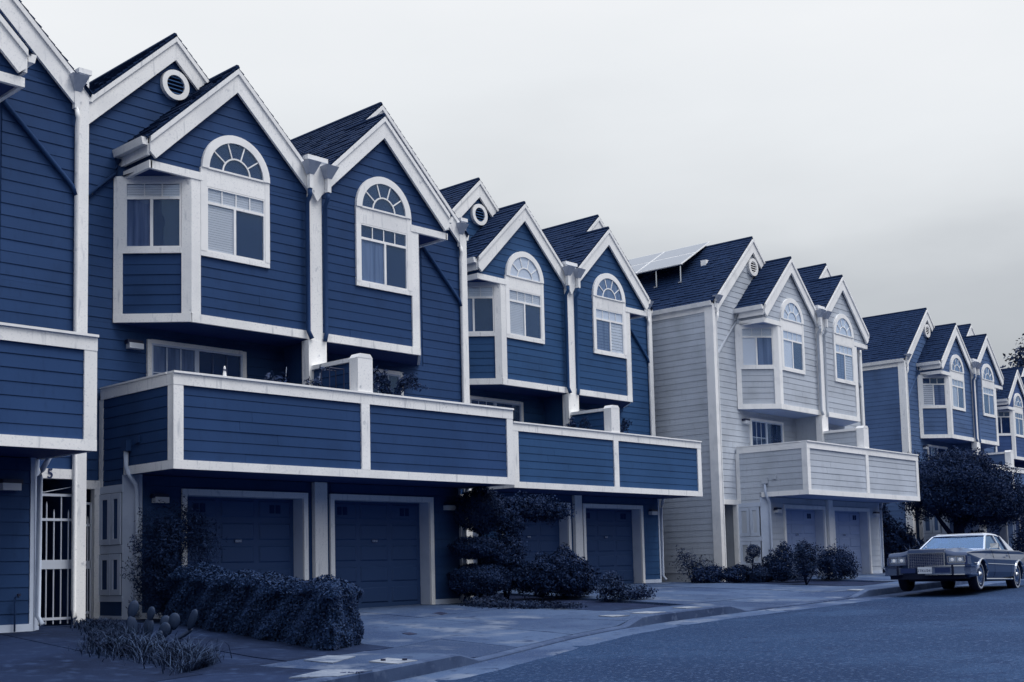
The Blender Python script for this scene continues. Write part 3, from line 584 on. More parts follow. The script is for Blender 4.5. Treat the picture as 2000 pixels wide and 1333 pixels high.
cover([(16.0, 17.25), (16.37, 17.46), (16.23, 17.05), (15.87, 16.88)], 'dark drain cover in the driveway near the right garage door', 'iron_black', .006, 'drain_cover')
cover([(12.82, 14.52), (13.02, 14.57), (12.94, 14.31), (12.74, 14.26)], 'small dark drain cover in the driveway right of the hedge', 'iron_black', .006, 'drain_cover')

# ------------------------------------------------------------------ foliage
def leafmesh(name, P, Nn, size, asp=.5, flop=.9, seed=0):
    """many small pointed leaves: P centres, Nn outward directions"""
    r = np.random.default_rng(seed); n = len(P); P = np.asarray(P, float); Nn = np.asarray(Nn, float)
    d = Nn+r.normal(0, flop, (n, 3)); d /= np.linalg.norm(d, axis=1)[:, None]+1e-9
    t = np.cross(d, r.normal(0, 1, (n, 3))); t /= np.linalg.norm(t, axis=1)[:, None]+1e-9
    b = np.cross(d, t); s = size*r.uniform(.6, 1.35, n)[:, None]
    v = np.stack([P-t*s, P+b*s*asp+d*s*.12, P+t*s, P-b*s*asp+d*s*.12], 1).reshape(-1, 3)
    me = bpy.data.meshes.new(name); me.vertices.add(4*n); me.vertices.foreach_set('co', v.ravel())
    me.loops.add(4*n); me.loops.foreach_set('vertex_index', np.arange(4*n, dtype=np.int32))
    me.polygons.add(n); me.polygons.foreach_set('loop_start', np.arange(0, 4*n, 4, dtype=np.int32)); me.polygons.foreach_set('loop_total', np.full(n, 4, np.int32))
    me.update(); me.validate(); return me
def ell(c, rad, n, seed, lo=.55, lump=.18, zcut=-1.):
    r = np.random.default_rng(seed); u = r.normal(0, 1, (n, 3)); u /= np.linalg.norm(u, axis=1)[:, None]
    u = u[u[:, 2] > zcut]; k = len(u)
    ph = r.uniform(0, 6.3, 6); f = 1+lump*(np.sin(u[:, 0]*5+ph[0])*np.sin(u[:, 1]*5+ph[1])+.7*np.sin(u[:, 2]*7+ph[2]+u[:, 0]*4)+.5*np.sin(u[:, 1]*11+ph[3]))
    rr = (lo+(1-lo)*r.uniform(0, 1, k)**.5)*f
    return np.array(c)+u*rr[:, None]*np.array(rad), u
def plant(name, lab, cat, base, blobs, n, size, m, stems=(), grp=None, asp=.5, seed=0, lo=.5, flop=.9, lump=.18, part_name='foliage', smat='bark'):
    root = tag(empty(name, base), lab, cat, grp); Ps = []; Ns = []; tot = sum(b[1][0]*b[1][1]*b[1][2] for b in blobs)
    for i, b in enumerate(blobs):
        P, u = ell(b[0], b[1], max(40, int(n*b[1][0]*b[1][1]*b[1][2]/tot)), seed*31+i, lo, lump); Ps.append(P); Ns.append(u)
    P = np.concatenate(Ps); U = np.concatenate(Ns); keep = P[:, 2] > .01; 
    o = link(part_name, leafmesh(part_name, P[keep], U[keep], size, asp, flop, seed), m, root); o['kind'] = 'stuff'
    for s in stems:
        g = G(); g.tube([p for p in s[0]], s[1], 7); link(s[2] if len(s) > 2 else 'stem', g.mesh('stem', True), smat, root)
    return root
def gz(x, y): return hg(x, y)-.01
# clipped hedge
quad = [(10.38, 13.22), (11.25, 13.66), (11.95, 18.5), (11.08, 18.6)]
r_ = np.random.default_rng(5); P = []; U = []
hb = np.array([11.1, 16.0]); HZ = .87
def hpt(s, t): a = np.array(quad[0])*(1-t)+np.array(quad[1])*t; b = np.array(quad[3])*(1-t)+np.array(quad[2])*t; return a*(1-s)+b*s
for _ in range(95000):
    face = r_.choice(4, p=[.40, .16, .30, .14]); s = r_.uniform(-.01, 1.01); t = r_.uniform(0, 1); z = r_.uniform(0, 1)
    if face == 0: t = r_.uniform(-.03, .16); nrm = (-1, -.1, .1)
    elif face == 1: s = r_.uniform(-.02, .04); nrm = (.2, -1, .1)
    elif face == 2: z = r_.uniform(.80, 1.02); nrm = (0, 0, 1)
    else: t = r_.uniform(.9, 1.02); nrm = (1, 0, .1)
    q = hpt(s, t); w = .03*math.sin(s*23)+.03*math.sin(s*41+z*9)+.02*math.sin(t*13+z*7)
    rnd = .10*max(0, z-.8)*5*(abs(t-.5)*2)**3
    zz = hg(*q)+z*HZ*(1+.04*math.sin(s*17)+.02*math.sin(s*37))-rnd
    P.append((q[0]+nrm[0]*w*1.3-hb[0], q[1]+nrm[1]*w-hb[1], zz+nrm[2]*w)); U.append(nrm)
hedge = tag(empty('hedge', (hb[0], hb[1], 0)), 'dark clipped box hedge beside the driveway in the foreground', 'hedge')
o = link('foliage', leafmesh('foliage', P, U, .022, .55, .5, 5), 'leaf_hedge', hedge); o['kind'] = 'stuff'
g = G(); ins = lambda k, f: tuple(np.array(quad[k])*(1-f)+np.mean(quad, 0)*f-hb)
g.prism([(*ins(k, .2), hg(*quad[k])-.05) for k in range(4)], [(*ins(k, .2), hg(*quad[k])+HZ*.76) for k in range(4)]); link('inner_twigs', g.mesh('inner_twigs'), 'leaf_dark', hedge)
# tall shrub against the garage corner
bx, by = 11.12, 18.55
plant('tall_shrub', 'tall feathery shrub in front of the left garage door frame', 'shrub', (bx, by, gz(bx, by)), [((0, 0, 1.35), (.55, .4, .6)), ((-.15, .05, .75), (.45, .4, .6)), ((.45, -.05, 1.6), (.45, .3, .4)), ((.1, 0, .3), (.3, .3, .4)), ((.7, -.1, 1.25), (.3, .25, .35))], 15000, .032, 'leaf_dark',
      [([(0, 0, 0), (0, 0, .7), (.05, 0, 1.4)], [.03, .025, .01]), ([(0, 0, .2), (.2, 0, .9), (.5, -.05, 1.6)], [.02, .018, .008])], asp=.22, seed=2, lo=.15, lump=.3)
# prickly pear
root = tag(empty('prickly_pear', (9.05, 15.35, gz(9.05, 15.35))), 'prickly pear cactus with upright pads in front of the side gate', 'cactus')
def pad(c, a, b, tilt, az, th=.028):
    v = []; f = []; K = 16; M_ = Matrix.Rotation(az, 3, 'Z') @ Matrix.Rotation(tilt, 3, 'Y')
    rings = [(0, -1), (.55, -.86), (.85, -.5), (1, 0), (.85, .5), (.55, .86), (0, 1)]
    for rr, h in rings:
        for k in range(K):
            t = k*2*math.pi/K; z = b*(math.sin(t)); w = a*(1-.22*(1-math.sin(t))/2*1.2)
            v.append(tuple(M_ @ Vector((w*math.cos(t)*rr, h*th, b+z*rr))+Vector(c)))
    for i in range(len(rings)-1):
        for k in range(K): f.append((i*K+k, i*K+(k+1) % K, (i+1)*K+(k+1) % K, (i+1)*K+k))
    link('pad', mesh('pad', v, f, True), 'cactus', root)
sx = Vector((.68, -.73, 0))      # across the view
def PP(s, d, z): return tuple(sx*s+Vector((.73, .68, 0))*d+Vector((0, 0, z)))
az = math.atan2(sx.y, sx.x)
for c, a, b, t in (((-.30, .0, .0), .085, .17, -.1), ((-.34, 0, .28), .085, .135, .25), ((-.12, .05, .02), .09, .14, .12), ((-.10, .05, .24), .075, .11, .3), ((.08, -.05, .0), .10, .13, .5), ((.16, .1, .05), .10, .14, -.2), ((.28, 0, -.02), .035, .14, 1.0), ((.46, 0, .11), .075, .16, .42), ((.02, -.1, .0), .06, .09, .9), ((.24, .05, .12), .09, .12, .1)):
    pad(PP(*c), a, b, t, az+random.uniform(-.5, .5))
# rough grass and weeds
def grass(name, pts_fn, n, hh, m, lab=None, seed=1, lean=.5):
    r = np.random.default_rng(seed); V = []; Fc = []
    for i in range(n):
        x, y = pts_fn(r); z = hg(x, y)-.01; h = hh*r.uniform(.4, 1.3); a = r.uniform(0, 6.3); w = .005*r.uniform(.8, 1.6); l = h*lean*r.uniform(.2, 1.6)
        dx, dy = math.cos(a), math.sin(a); b = len(V)
        V += [(x-dy*w, y+dx*w, z), (x+dy*w, y-dx*w, z), (x+dx*l*.35+dy*w*.8, y+dy*l*.35-dx*w*.8, z+h*.6), (x+dx*l*.35-dy*w*.8, y+dy*l*.35+dx*w*.8, z+h*.6), (x+dx*l, y+dy*l, z+h*.85)]
        Fc += [(b, b+1, b+2, b+3), (b+3, b+2, b+4)]
    return tag(link(name, mesh(name, V, Fc, False, False), m), lab, 'grass' if lab else None, kind='stuff')
def strip(r):
    t = r.uniform(0, 1)**.8; w = .45+.35*math.sin(t*3.1); s = r.normal(0, .42)*w
    return 9.15-1.35*t+s*.8+.2*math.sin(t*9), 17.6-5.2*t+s*.55
grass('grass', strip, 17000, .13, 'grass', 'unmown grass and weeds along the side path at lower left', 3, .9)
def strip2(r):
    t = .45+.55*r.uniform(0, 1)**.7; s = r.normal(0, .36); return 9.15-1.35*t+s*.8+.2*math.sin(t*9), 17.6-5.2*t+s*.55
grass('dry_grass', strip2, 600, .24, 'straw', 'scattered long pale grass blades at the near end of the verge', 4, 1.1)
# round-clipped layered shrub right of the garages
bx, by = 18.75, 18.75
plant('topiary', 'layered clipped topiary shrub beside the drain pipes', 'shrub', (bx, by, gz(bx, by)), [((.1, 0, 2.0), (.62, .5, .50)), ((-.05, 0, 1.20), (.68, .5, .26)), ((.0, 0, .52), (.80, .6, .34)), ((.35, -.1, 1.05), (.4, .35, .28))], 46000, .024, 'leaf_dark',
      [([(0, 0, 0), (.03, 0, 1.0), (.1, 0, 2.0)], [.05, .045, .03], 'trunk')], seed=4, lo=.42, lump=.09, flop=.7)
bx, by = 20.3, 19.45
plant('small_tree', 'small dark leafy tree spreading under the middle balcony', 'tree', (bx, by, gz(bx, by)), [((.85, .1, 2.10), (.95, .5, .28)), ((.1, 0, 1.75), (.45, .4, .42)), ((-.1, -.2, 1.1), (.36, .35, .45)), ((1.6, .0, 2.02), (.45, .4, .26)), ((.0, -.3, .55), (.45, .35, .42))], 17000, .034, 'leaf_dark',
      [([(0, 0, 0), (-.08, 0, .6), (-.02, 0, 1.4), (.5, .1, 2.05)], [.045, .04, .03, .012], 'trunk'), ([(.05, 0, 0), (.15, -.1, .7), (.1, -.2, 1.3)], [.03, .025, .01], 'limb'), ([(0, 0, 1.4), (.6, .1, 1.9), (1.3, .1, 2.05)], [.025, .02, .01], 'limb')], seed=6, lo=.2, lump=.3)
bx, by = 21.25, 18.6
plant('round_shrub', 'rounded dark shrub left of the middle garage door', 'shrub', (bx, by, gz(bx, by)), [((0, 0, .55), (.62, .5, .55)), ((-.5, .2, .45), (.5, .5, .45)), ((.45, -.1, .45), (.45, .45, .42)), ((.2, -.3, .3), (.5, .4, .3))], 20000, .032, 'leaf_dark', seed=8, lo=.45, lump=.18)
bx, by = 21.6, 17.05
plant('weedy_shrub', 'low weedy shrub with bare twigs at the driveway edge', 'shrub', (bx, by, gz(bx, by)), [((-.25, .2, .25), (.4, .35, .25)), ((.25, -.1, .14), (.55, .35, .16)), ((-.1, .3, .45), (.2, .2, .2))], 3800, .030, 'leaf_mid',
      [([(-.2, .2, 0), (-.25, .2, .7)], [.008, .003]), ([(.0, .1, 0), (.08, .1, .6)], [.008, .003]), ([(.35, 0, 0), (.33, 0, .5)], [.006, .003])], seed=9, lo=.15, lump=.3)
bx, by = 18.6, 17.1
plant('groundcover', 'low ragged groundcover strip at the edge of the driveway', 'ground cover', (bx, by, gz(bx, by)), [((-.3, .7, .06), (.5, .5, .12)), ((.0, 0, .05), (.5, .5, .10)), ((.25, -.6, .04), (.35, .5, .08)), ((-.2, 1.2, .1), (.5, .4, .16))], 5200, .030, 'grass', seed=10, lo=.1, lump=.3)
# planting in front of the pale house
bx, by = 30.0, 21.2
plant('twiggy_shrub', 'sparse twiggy shrub by the drain pipe of the middle house', 'shrub', (bx, by, gz(bx, by)), [((0, 0, .5), (.75, .4, .4)), ((.5, -.2, .35), (.6, .3, .3)), ((-.3, .1, .75), (.35, .3, .3))], 1500, .04, 'leaf_mid',
      [([(0, 0, 0), (-.2, 0, .5), (-.45, 0, .95)], [.018, .012, .004]), ([(0, 0, 0), (.2, 0, .5), (.55, -.1, .7)], [.018, .012, .004]), ([(.1, 0, 0), (.0, 0, .6), (.1, 0, 1.05)], [.015, .01, .003])], seed=11, lo=.1, lump=.4, asp=.3)
bx, by = 30.6, 20.35
plant('low_bush', 'low dark bush at the foot of the pale house side wall', 'bush', (bx, by, gz(bx, by)), [((-.4, .4, .22), (.7, .4, .28)), ((.4, -.1, .24), (.7, .4, .28)), ((.95, -.6, .26), (.45, .4, .3))], 8000, .035, 'leaf_dark', seed=12, lo=.45)
bx, by = 31.15, 19.75
plant('cloud_tree', 'small cloud-pruned tree before the white meter cupboards', 'tree', (bx, by, gz(bx, by)), [((.0, .05, .92), (.24, .2, .2)), ((.38, -.2, .62), (.2, .18, .17)), ((-.15, .1, .68), (.16, .14, .12)), ((.2, -.05, .2), (.5, .35, .24))], 6500, .024, 'leaf_mid',
      [([(0, 0, 0), (-.08, .05, .45), (.0, .05, .9)], [.035, .025, .012], 'trunk'), ([(.05, 0, .2), (.2, -.1, .4), (.38, -.2, .6)], [.025, .018, .01], 'limb')], seed=13, lo=.6, lump=.1)
bx, by = 31.75, 19.25
plant('upright_shrub', 'upright dark shrub at the corner drain pipe of the pale house', 'shrub', (bx, by, gz(bx, by)), [((0, 0, .5), (.36, .36, .52)), ((.12, -.05, .85), (.22, .2, .3)), ((-.1, 0, .3), (.36, .36, .35))], 6500, .030, 'leaf_dark', seed=14, lo=.4, lump=.2)
bx, by = 30.35, 17.65
plant('stemmed_bush', 'bush on thin bare stems in front of the pale garage doors', 'bush', (bx, by, gz(bx, by)), [((0, 0, .72), (.36, .36, .42)), ((.12, .1, .95), (.25, .25, .25)), ((-.12, -.1, .45), (.26, .26, .22))], 5600, .028, 'leaf_mid',
      [([(0, 0, 0), (.1, .05, .35), (.15, .1, .7)], [.022, .016, .008]), ([(0, 0, 0), (-.14, -.02, .3), (-.2, 0, .6)], [.02, .014, .008]), ([(0, 0, 0), (.2, -.1, .3), (.3, -.1, .5)], [.016, .012, .006]), ([(0, 0, 0), (-.05, .1, .4)], [.016, .01])], seed=15, lo=.35, lump=.25)
bx, by = 33.15, 18.3
plant('broad_bush', 'broad dark bush in front of the right pale garage door', 'bush', (bx, by, gz(bx, by)), [((0, 0, .42), (.62, .5, .44)), ((-.35, .1, .55), (.3, .3, .42)), ((.25, 0, .6), (.35, .3, .42)), ((.45, -.1, .35), (.4, .4, .36))], 9500, .030, 'leaf_dark', seed=16, lo=.4, lump=.22)
bx, by = 32.2, 18.75
plant('seedling_clump', 'small sparse clump between the two pale garage doors', 'bush', (bx, by, gz(bx, by)), [((0, 0, .25), (.3, .25, .28)), ((-.4, .1, .2), (.25, .25, .2))], 1500, .028, 'leaf_mid', [([(0, 0, 0), (.02, 0, .6)], [.008, .003])], seed=17, lo=.2, lump=.3)
# street tree, bushes and palm behind the car
bx, by = 46.3, 20.3; tz = gz(bx, by)
plant('street_tree', 'large dense dark street tree behind the parked car', 'tree', (bx, by, tz), [((0, 0, 3.15), (2.3, 1.9, 1.25)), ((-1.55, .2, 2.75), (1.15, 1.2, .95)), ((1.9, -.3, 2.7), (1.6, 1.4, 1.15)), ((-.4, -.3, 3.75), (1.3, 1.2, .72)), ((.7, -.8, 2.35), (1.6, .9, .6)), ((3.2, -.6, 2.5), (1.2, 1.2, .9))], 92000, .046, 'leaf_dark',
      [([(.1, 0, 0), (.05, 0, .7), (.15, 0, 1.5), (.1, 0, 2.8)], [.27, .22, .21, .1], 'trunk'), ([(.0, 0, .55), (-.45, .0, 1.15), (-1.2, .1, 1.75), (-1.9, .2, 2.4)], [.12, .10, .08, .04], 'limb'), ([(.15, 0, 1.4), (.8, -.2, 2.0), (1.9, -.3, 2.7)], [.12, .09, .04], 'limb'), ([(.1, 0, 1.5), (-.4, 0, 2.3), (-.6, 0, 3.2)], [.1, .07, .03], 'limb')], seed=20, lo=.30, lump=.20, part_name='crown')
bx, by = 44.3, 22.0
plant('background_shrub', 'dark overgrown shrub between the pale house and the mid-blue house', 'shrub', (bx, by, gz(bx, by)), [((0, 0, .9), (.9, .8, 1.0)), ((-.5, .4, 1.8), (.7, .7, .8)), ((.5, -.3, .6), (.8, .7, .7)), ((-.9, .3, 2.6), (.5, .6, .7))], 11000, .06, 'leaf_dark', seed=21, lo=.35)
root = tag(empty('cordyline', (41.9, 19.75, gz(41.9, 19.75))), 'spiky palm-like plant left of the parked car windscreen', 'plant')
r_ = np.random.default_rng(3)
for hd, (hx, hy, hzz) in enumerate(((0, 0, .95), (.5, -.3, .7), (-.4, .2, .6))):
    g = G(); g.tube([(hx*.4, hy*.4, 0), (hx, hy, hzz)], [.05, .04], 7); link('stem', g.mesh('stem', True), 'bark', root)
    for k in range(26):
        a = r_.uniform(0, 6.28); e = r_.uniform(-.3, 1.3); L_ = r_.uniform(.35, .6); d = Vector((math.cos(a)*math.cos(e), math.sin(a)*math.cos(e), math.sin(e))); sd_ = Vector((-math.sin(a), math.cos(a), 0))*.022; b0 = Vector((hx, hy, hzz)); m_ = b0+d*L_*.5; e_ = b0+d*L_+Vector((0, 0, -.12*L_))
        g = G(); g.add([b0-sd_*.4, b0+sd_*.4, m_+sd_, m_-sd_, e_], [(0, 1, 2, 3), (3, 2, 4)]); link('leaf', g.mesh('leaf'), 'leaf_mid', root)
bx, by = 49.0, 20.6
plant('dome_bush', 'dome-shaped dark bush behind the car roof', 'bush', (bx, by, gz(bx, by)), [((0, 0, .7), (.8, .7, .62)), ((.7, -.2, .5), (.5, .5, .45))], 6000, .05, 'leaf_dark', seed=23, lo=.5)
bx, by = 53.6, 20.3
plant('corner_bush', 'dark bush at the right picture edge behind the car', 'bush', (bx, by, gz(bx, by)), [((0, 0, .8), (.9, .8, .9)), ((.7, 0, 1.3), (.8, .7, .8)), ((1.5, 0, .9), (.9, .8, 1.0))], 7000, .06, 'leaf_dark', seed=24, lo=.4)
bx, by = 97.5, 35.6
plant('distant_tree', 'distant tree rising above the farthest roof', 'tree', (bx, by, 1.5), [((0, 0, 13.5), (2.6, 2.4, 2.6)), ((2.4, -.6, 15.2), (2.8, 2.6, 2.6)), ((1.5, 0, 11.0), (3.0, 2.5, 2.6)), ((-1.2, 0, 15.4), (1.4, 1.3, 1.2)), ((4.5, -1, 12), (3, 3, 4))], 22000, .16, 'leaf_mid',
      [([(2, 0, 0), (2, 0, 7), (1.5, 0, 13)], [.45, .35, .12], 'trunk')], seed=25, lo=.25, lump=.35, part_name='crown')

# ------------------------------------------------------------------ things on the balconies
def hloc(pos, yaw, p):
    c, s = math.cos(R(yaw)), math.sin(R(yaw)); return (pos[0]+c*p[0]-s*p[1], pos[1]+s*p[0]+c*p[1], pos[2]+p[2])
PA, PB, PC = ((10.85, 17.84, .815), 0), ((21.80, 20.53, 1.015), .9), ((32.82, 18.89, 1.06), 2.36)
def pot(root, r, h, m='leader'):
    g = G(); g.tube([(0, 0, 0), (0, 0, h*.9), (0, 0, h)], [r*.7, r, r*1.05], 14); link('pot', g.mesh('pot'), m, root)
def orchid(base, lab, stems, seed, m='flower'):
    root = tag(empty('orchid', base), lab, 'plant', 'potted plants on the balconies'); pot(root, .11, .2); r = np.random.default_rng(seed)
    for (dx, dy, h, droop) in stems:
        pts = [(0, 0, .15), (dx*.3, dy*.3, h*.6), (dx*.6, dy*.6, h), (dx, dy, h-droop)]
        g = G(); g.tube(pts, [.008, .007, .006, .004], 6); link('stem', g.mesh('stem'), 'leaf_dark', root)
        P = []; U = []
        for k in range(6):
            t = .45+.55*k/5; a = pts[2]; b = pts[3]; q = np.array(a)*(1-t)+np.array(b)*t; P += [tuple(q+r.normal(0, .022, 3)) for _ in range(4)]; U += [(0, -1, 0)]*4
        link('bloom', leafmesh('bloom', P, U, .024, .7, .9, seed), m, root)
    P, u = ell((0, 0, .36), (.26, .16, .22), 260, seed, .2); link('foliage', leafmesh('foliage', P, u, .06, .25, .7, seed), 'leaf_dark', root)
    g = G(); g.tube([(.1, .03, .1), (.16, .03, .72)], .006, 5); link('stake', g.mesh('stake'), 'leader', root)
orchid(hloc(*PA, (2.35, .30, 3.72)), 'left of the two flowering plants above the navy balcony parapet', [(-.30, 0, .62, .16), (-.15, .02, .50, .05)], 1)
orchid(hloc(*PA, (3.15, .35, 3.70)), 'tall flowering plant above the navy parapet, next to the wire rack', [(-.18, 0, .62, .22), (.22, 0, .85, .06), (.10, 0, .66, .10)], 2)
root = tag(empty('wire_rack', hloc(*PA, (3.62, .40, 2.92))), 'black wire plant rack against the navy balcony screen', 'rack')
for sx_, sy_ in ((-.17, -.12), (.17, -.12), (-.17, .12), (.17, .12)):
    g = G(); g.tube([(sx_, sy_, 0), (sx_, sy_, 1.62)], .011, 6); link('leg', g.mesh('leg'), 'iron_black', root)
for z in (.5, 1.1, 1.6):
    g = G()
    for k in range(5): t = -.17+.085*k; g.tube([(t, -.13, z), (t, .13, z)], .006, 5)
    g.tube([(-.18, -.12, z), (.18, -.12, z)], .009, 5); g.tube([(-.18, .12, z), (.18, .12, z)], .009, 5); link('shelf', g.mesh('shelf'), 'iron_black', root)
def leafy(base, lab, seed, spread, h, n, tilt=.4):
    root = tag(empty('leafy_plant', base), lab, 'plant', 'potted plants on the balconies'); pot(root, .16, .26); r = np.random.default_rng(seed)
    for k in range(n):
        a = r.uniform(-.9, .9)+(0 if k % 2 else math.pi); L_ = r.uniform(.5, 1)*spread; hh = h*r.uniform(.6, 1.1); dx, dy = math.cos(a)*L_, math.sin(a)*L_*.35
        pts = [(0, 0, .2), (dx*.35, dy*.35, hh*.8), (dx*.75, dy*.75, hh), (dx, dy, hh*(1-tilt*.3))]; g = G(); g.tube(pts, [.012, .01, .008, .004], 6); link('stem', g.mesh('stem'), 'leaf_dark', root)
        P = []; U = []
        for j in range(34): t = r.uniform(.15, 1); i = min(2, int(t*3)); f = t*3-i; q = np.array(pts[i])*(1-f)+np.array(pts[i+1])*f; P.append(q+r.normal(0, .03, 3)); U.append((0, -.3, .6))
        link('foliage', leafmesh('foliage', P, U, .045, .36, .9, seed+k), 'leaf_dark', root)
leafy(hloc(*PA, (5.0, .28, 3.78)), 'arching leafy plant right of the tall parapet post', 5, .9, .78, 24)
leafy(hloc(*PB, (2.9, .35, 3.72)), 'drooping plant at the left of the middle balcony', 6, .55, .7, 14, 1.2)
leafy(hloc(*PB, (4.75, .35, 3.62)), 'thin twiggy plant right of the middle balcony post', 7, .6, .95, 12)
root = tag(empty('garden_ornament', hloc(*PA, (.98, -.0, 4.075))), 'tiny white lighthouse ornament on the navy parapet', 'ornament')
g = G(); g.tube([(0, 0, 0), (0, 0, .10)], [.035, .024], 10); link('tower', g.mesh('tower'), 'trim_clean', root)
g = G(); g.tube([(0, 0, .10), (0, 0, .12)], [.034, .034], 10); link('gallery', g.mesh('gallery'), 'ink', root)
g = G(); g.tube([(0, 0, .12), (0, 0, .155), (0, 0, .185)], [.02, .02, .003], 10); link('lantern', g.mesh('lantern'), 'trim_clean', root)
root = tag(empty('barbecue', hloc(*PC, (2.55, .75, 2.92))), 'dark domed barbecue behind the pale balcony parapet', 'barbecue')
g = G(); g.tube([(0, 0, .62), (0, 0, .70), (0, 0, .82), (0, 0, .93), (0, 0, 1.02), (0, 0, 1.14), (0, 0, 1.21), (0, 0, 1.24)], [.12, .22, .29, .31, .32, .28, .18, .03], 20); link('kettle', g.mesh('kettle', True), 'iron_black', root)
g = G(); g.tube([(-.08, 0, 1.24), (-.06, 0, 1.29), (.06, 0, 1.29), (.08, 0, 1.24)], .01, 6); link('handle', g.mesh('handle'), 'metal', root)
for a in (0, 2.09, 4.19): g = G(); g.tube([(.12*math.cos(a), .12*math.sin(a), .7), (.30*math.cos(a), .30*math.sin(a), 0)], .014, 6); link('leg', g.mesh('leg'), 'metal', root)

# house number on the left lintel
cu = bpy.data.curves.new('house_number', 'FONT'); cu.body = '5'; cu.size = .21; cu.extrude = .006
to = bpy.data.objects.new('house_number', cu); COL.objects.link(to); bpy.context.view_layer.update()
me = bpy.data.meshes.new_from_object(to.evaluated_get(bpy.context.evaluated_depsgraph_get())); bpy.data.objects.remove(to)
def text_mesh(t, size, ext):
    cu = bpy.data.curves.new('t', 'FONT'); cu.body = t; cu.size = size; cu.extrude = ext; cu.align_x = 'CENTER'
    ob = bpy.data.objects.new('t', cu); COL.objects.link(ob); bpy.context.view_layer.update()
    m = bpy.data.meshes.new_from_object(ob.evaluated_get(bpy.context.evaluated_depsgraph_get())); bpy.data.objects.remove(ob); return m
zh = [o for o in bpy.data.objects if o.name.startswith('townhouse') and o.parent is None][0]
zroot = bpy.data.objects['townhouse']
nb = link('house_number', me, 'ink', zroot); nb.rotation_euler = (R(90), 0, 0); nb.location = (8.53, 2.362, 2.275)

# ------------------------------------------------------------------ solar panels on the pale roof
def ppos(x, y): return (x, y, 10.15+.59*(x+.13))
cr_, cs_ = math.cos(R(2.36)), math.sin(R(2.36))
labs = iter(('upper solar panel nearest the street on the pale house roof', 'lower solar panel nearest the street on the pale house roof', 'upper solar panel farther back on the pale house roof', 'lower solar panel farther back on the pale house roof'))
for (y0, y1) in ((4.05, 5.84), (5.88, 7.67)):
    for (x0, x1) in ((.80, 1.66), (-.13, .78)):
        root = empty('solar_panel', PC[0], R(PC[1])); tag(root, next(labs), 'solar panel', 'solar panels on the roof')

        a, b, c, d = ppos(x0, y0), ppos(x1, y0), ppos(x1, y1), ppos(x0, y1); n = Vector((-.59, 0, 1)).normalized()
        off = lambda p, k: tuple(Vector(p)+n*k)
        g = G(); g.prism([off(p, 0) for p in (a, b, c, d)], [off(p, .035) for p in (a, b, c, d)]); link('frame', g.mesh('frame'), 'trim_clean', root)
        w = .025; aa, bb, cc, dd = ppos(x0+w, y0+w), ppos(x1-w, y0+w), ppos(x1-w, y1-w), ppos(x0+w, y1-w)
        g = G(); g.prism([off(p, .0355) for p in (aa, bb, cc, dd)], [off(p, .040) for p in (aa, bb, cc, dd)]); link('cell_sheet', g.mesh('cell_sheet'), 'solar_cell', root)
root = empty('panel_rack', PC[0], R(PC[1])); tag(root, 'metal rack carrying the solar panels above the shingles', 'rack')
for y in (4.15, 5.1, 6.1, 7.1):
    for x in (-.05, 1.45):
        z1 = 10.15+.59*(x+.13)-.04; z0 = 10.98-.95*abs(x-1.45)+.02
        g = G(); g.tube([(x, y, z0), (x, y, z1)], .02, 8); link('leg', g.mesh('leg'), 'metal', root); g = G(); g.box(x-.07, x+.07, y-.07, y+.07, z0-.01, z0+.03); link('foot', g.mesh('foot'), 'metal', root)
for x in (-.05, .75, 1.45):
    z = 10.15+.59*(x+.13)-.045; g = G(); g.box(x-.02, x+.02, 4.06, 7.66, z, z+.035); link('rail', g.mesh('rail'), 'metal', root)
g = G(); g.box(.55, .75, 3.55, 3.75, 10.10, 10.34); v_ = empty('roof_vent', PC[0], R(PC[1])); tag(v_, 'small pale vent box on the pale house shingles beside the panels', 'vent'); link('hood', g.mesh('hood'), 'trim_clean', v_); g = G(); g.box(.50, .80, 3.50, 3.80, 10.06, 10.10); link('flashing', g.mesh('flashing'), 'metal', v_)

# ------------------------------------------------------------------ parked car (two-door luxury coupe of the seventies), x forward, y to its left
car = tag(empty('parked_car', (29.61, 12.90, road(29.61, 12.9)-.0), R(186.8)), 'old two-door luxury car with chrome bumper and pale roof parked at the kerb', 'car')
car.rotation_euler = (0, -math.atan(RB), R(186.8)); car.rotation_mode = 'XYZ'
def archpts(cx, r, k=12): return [(cx+r*math.cos(math.pi-math.pi*i/k), .33+r*.98*math.sin(math.pi*i/k)) for i in range(k+1)]
FA, RA = 1.72, -1.37
low = [(-2.72, .36), (-2.66, .27), (RA-.40, .25)]+[(x, z) for x, z in archpts(RA, .39)][0:]+[(FA-.44, .235)]+archpts(FA, .395)+[(2.52, .30), (2.60, .44)]
top = [(2.63, .60), (2.64, .80), (2.60, .865), (2.2, .895), (1.2, .935), (.86, .95), (.0, .945), (-1.0, .955), (-1.7, .965), (-2.4, .90), (-2.74, .86), (-2.80, .62)]
prof = low+top
def yw(x, z):
    w = .965
    if x > 1.9: w -= .045*((x-1.9)/.75)**2
    if x < -2.0: w -= .07*((-2.0-x)/.8)**2
    if z > .70: w -= .06*((z-.70)/.25)
    if z < .42: w -= .07*((.42-z)/.18)
    return w
bm = bmesh.new(); sides = []
for sgn in (1, -1):
    sides.append([bm.verts.new((x, sgn*yw(x, z), z)) for x, z in prof])
n = len(prof); bm.faces.new(sides[0]); bm.faces.new(sides[1][::-1])
mid = {}
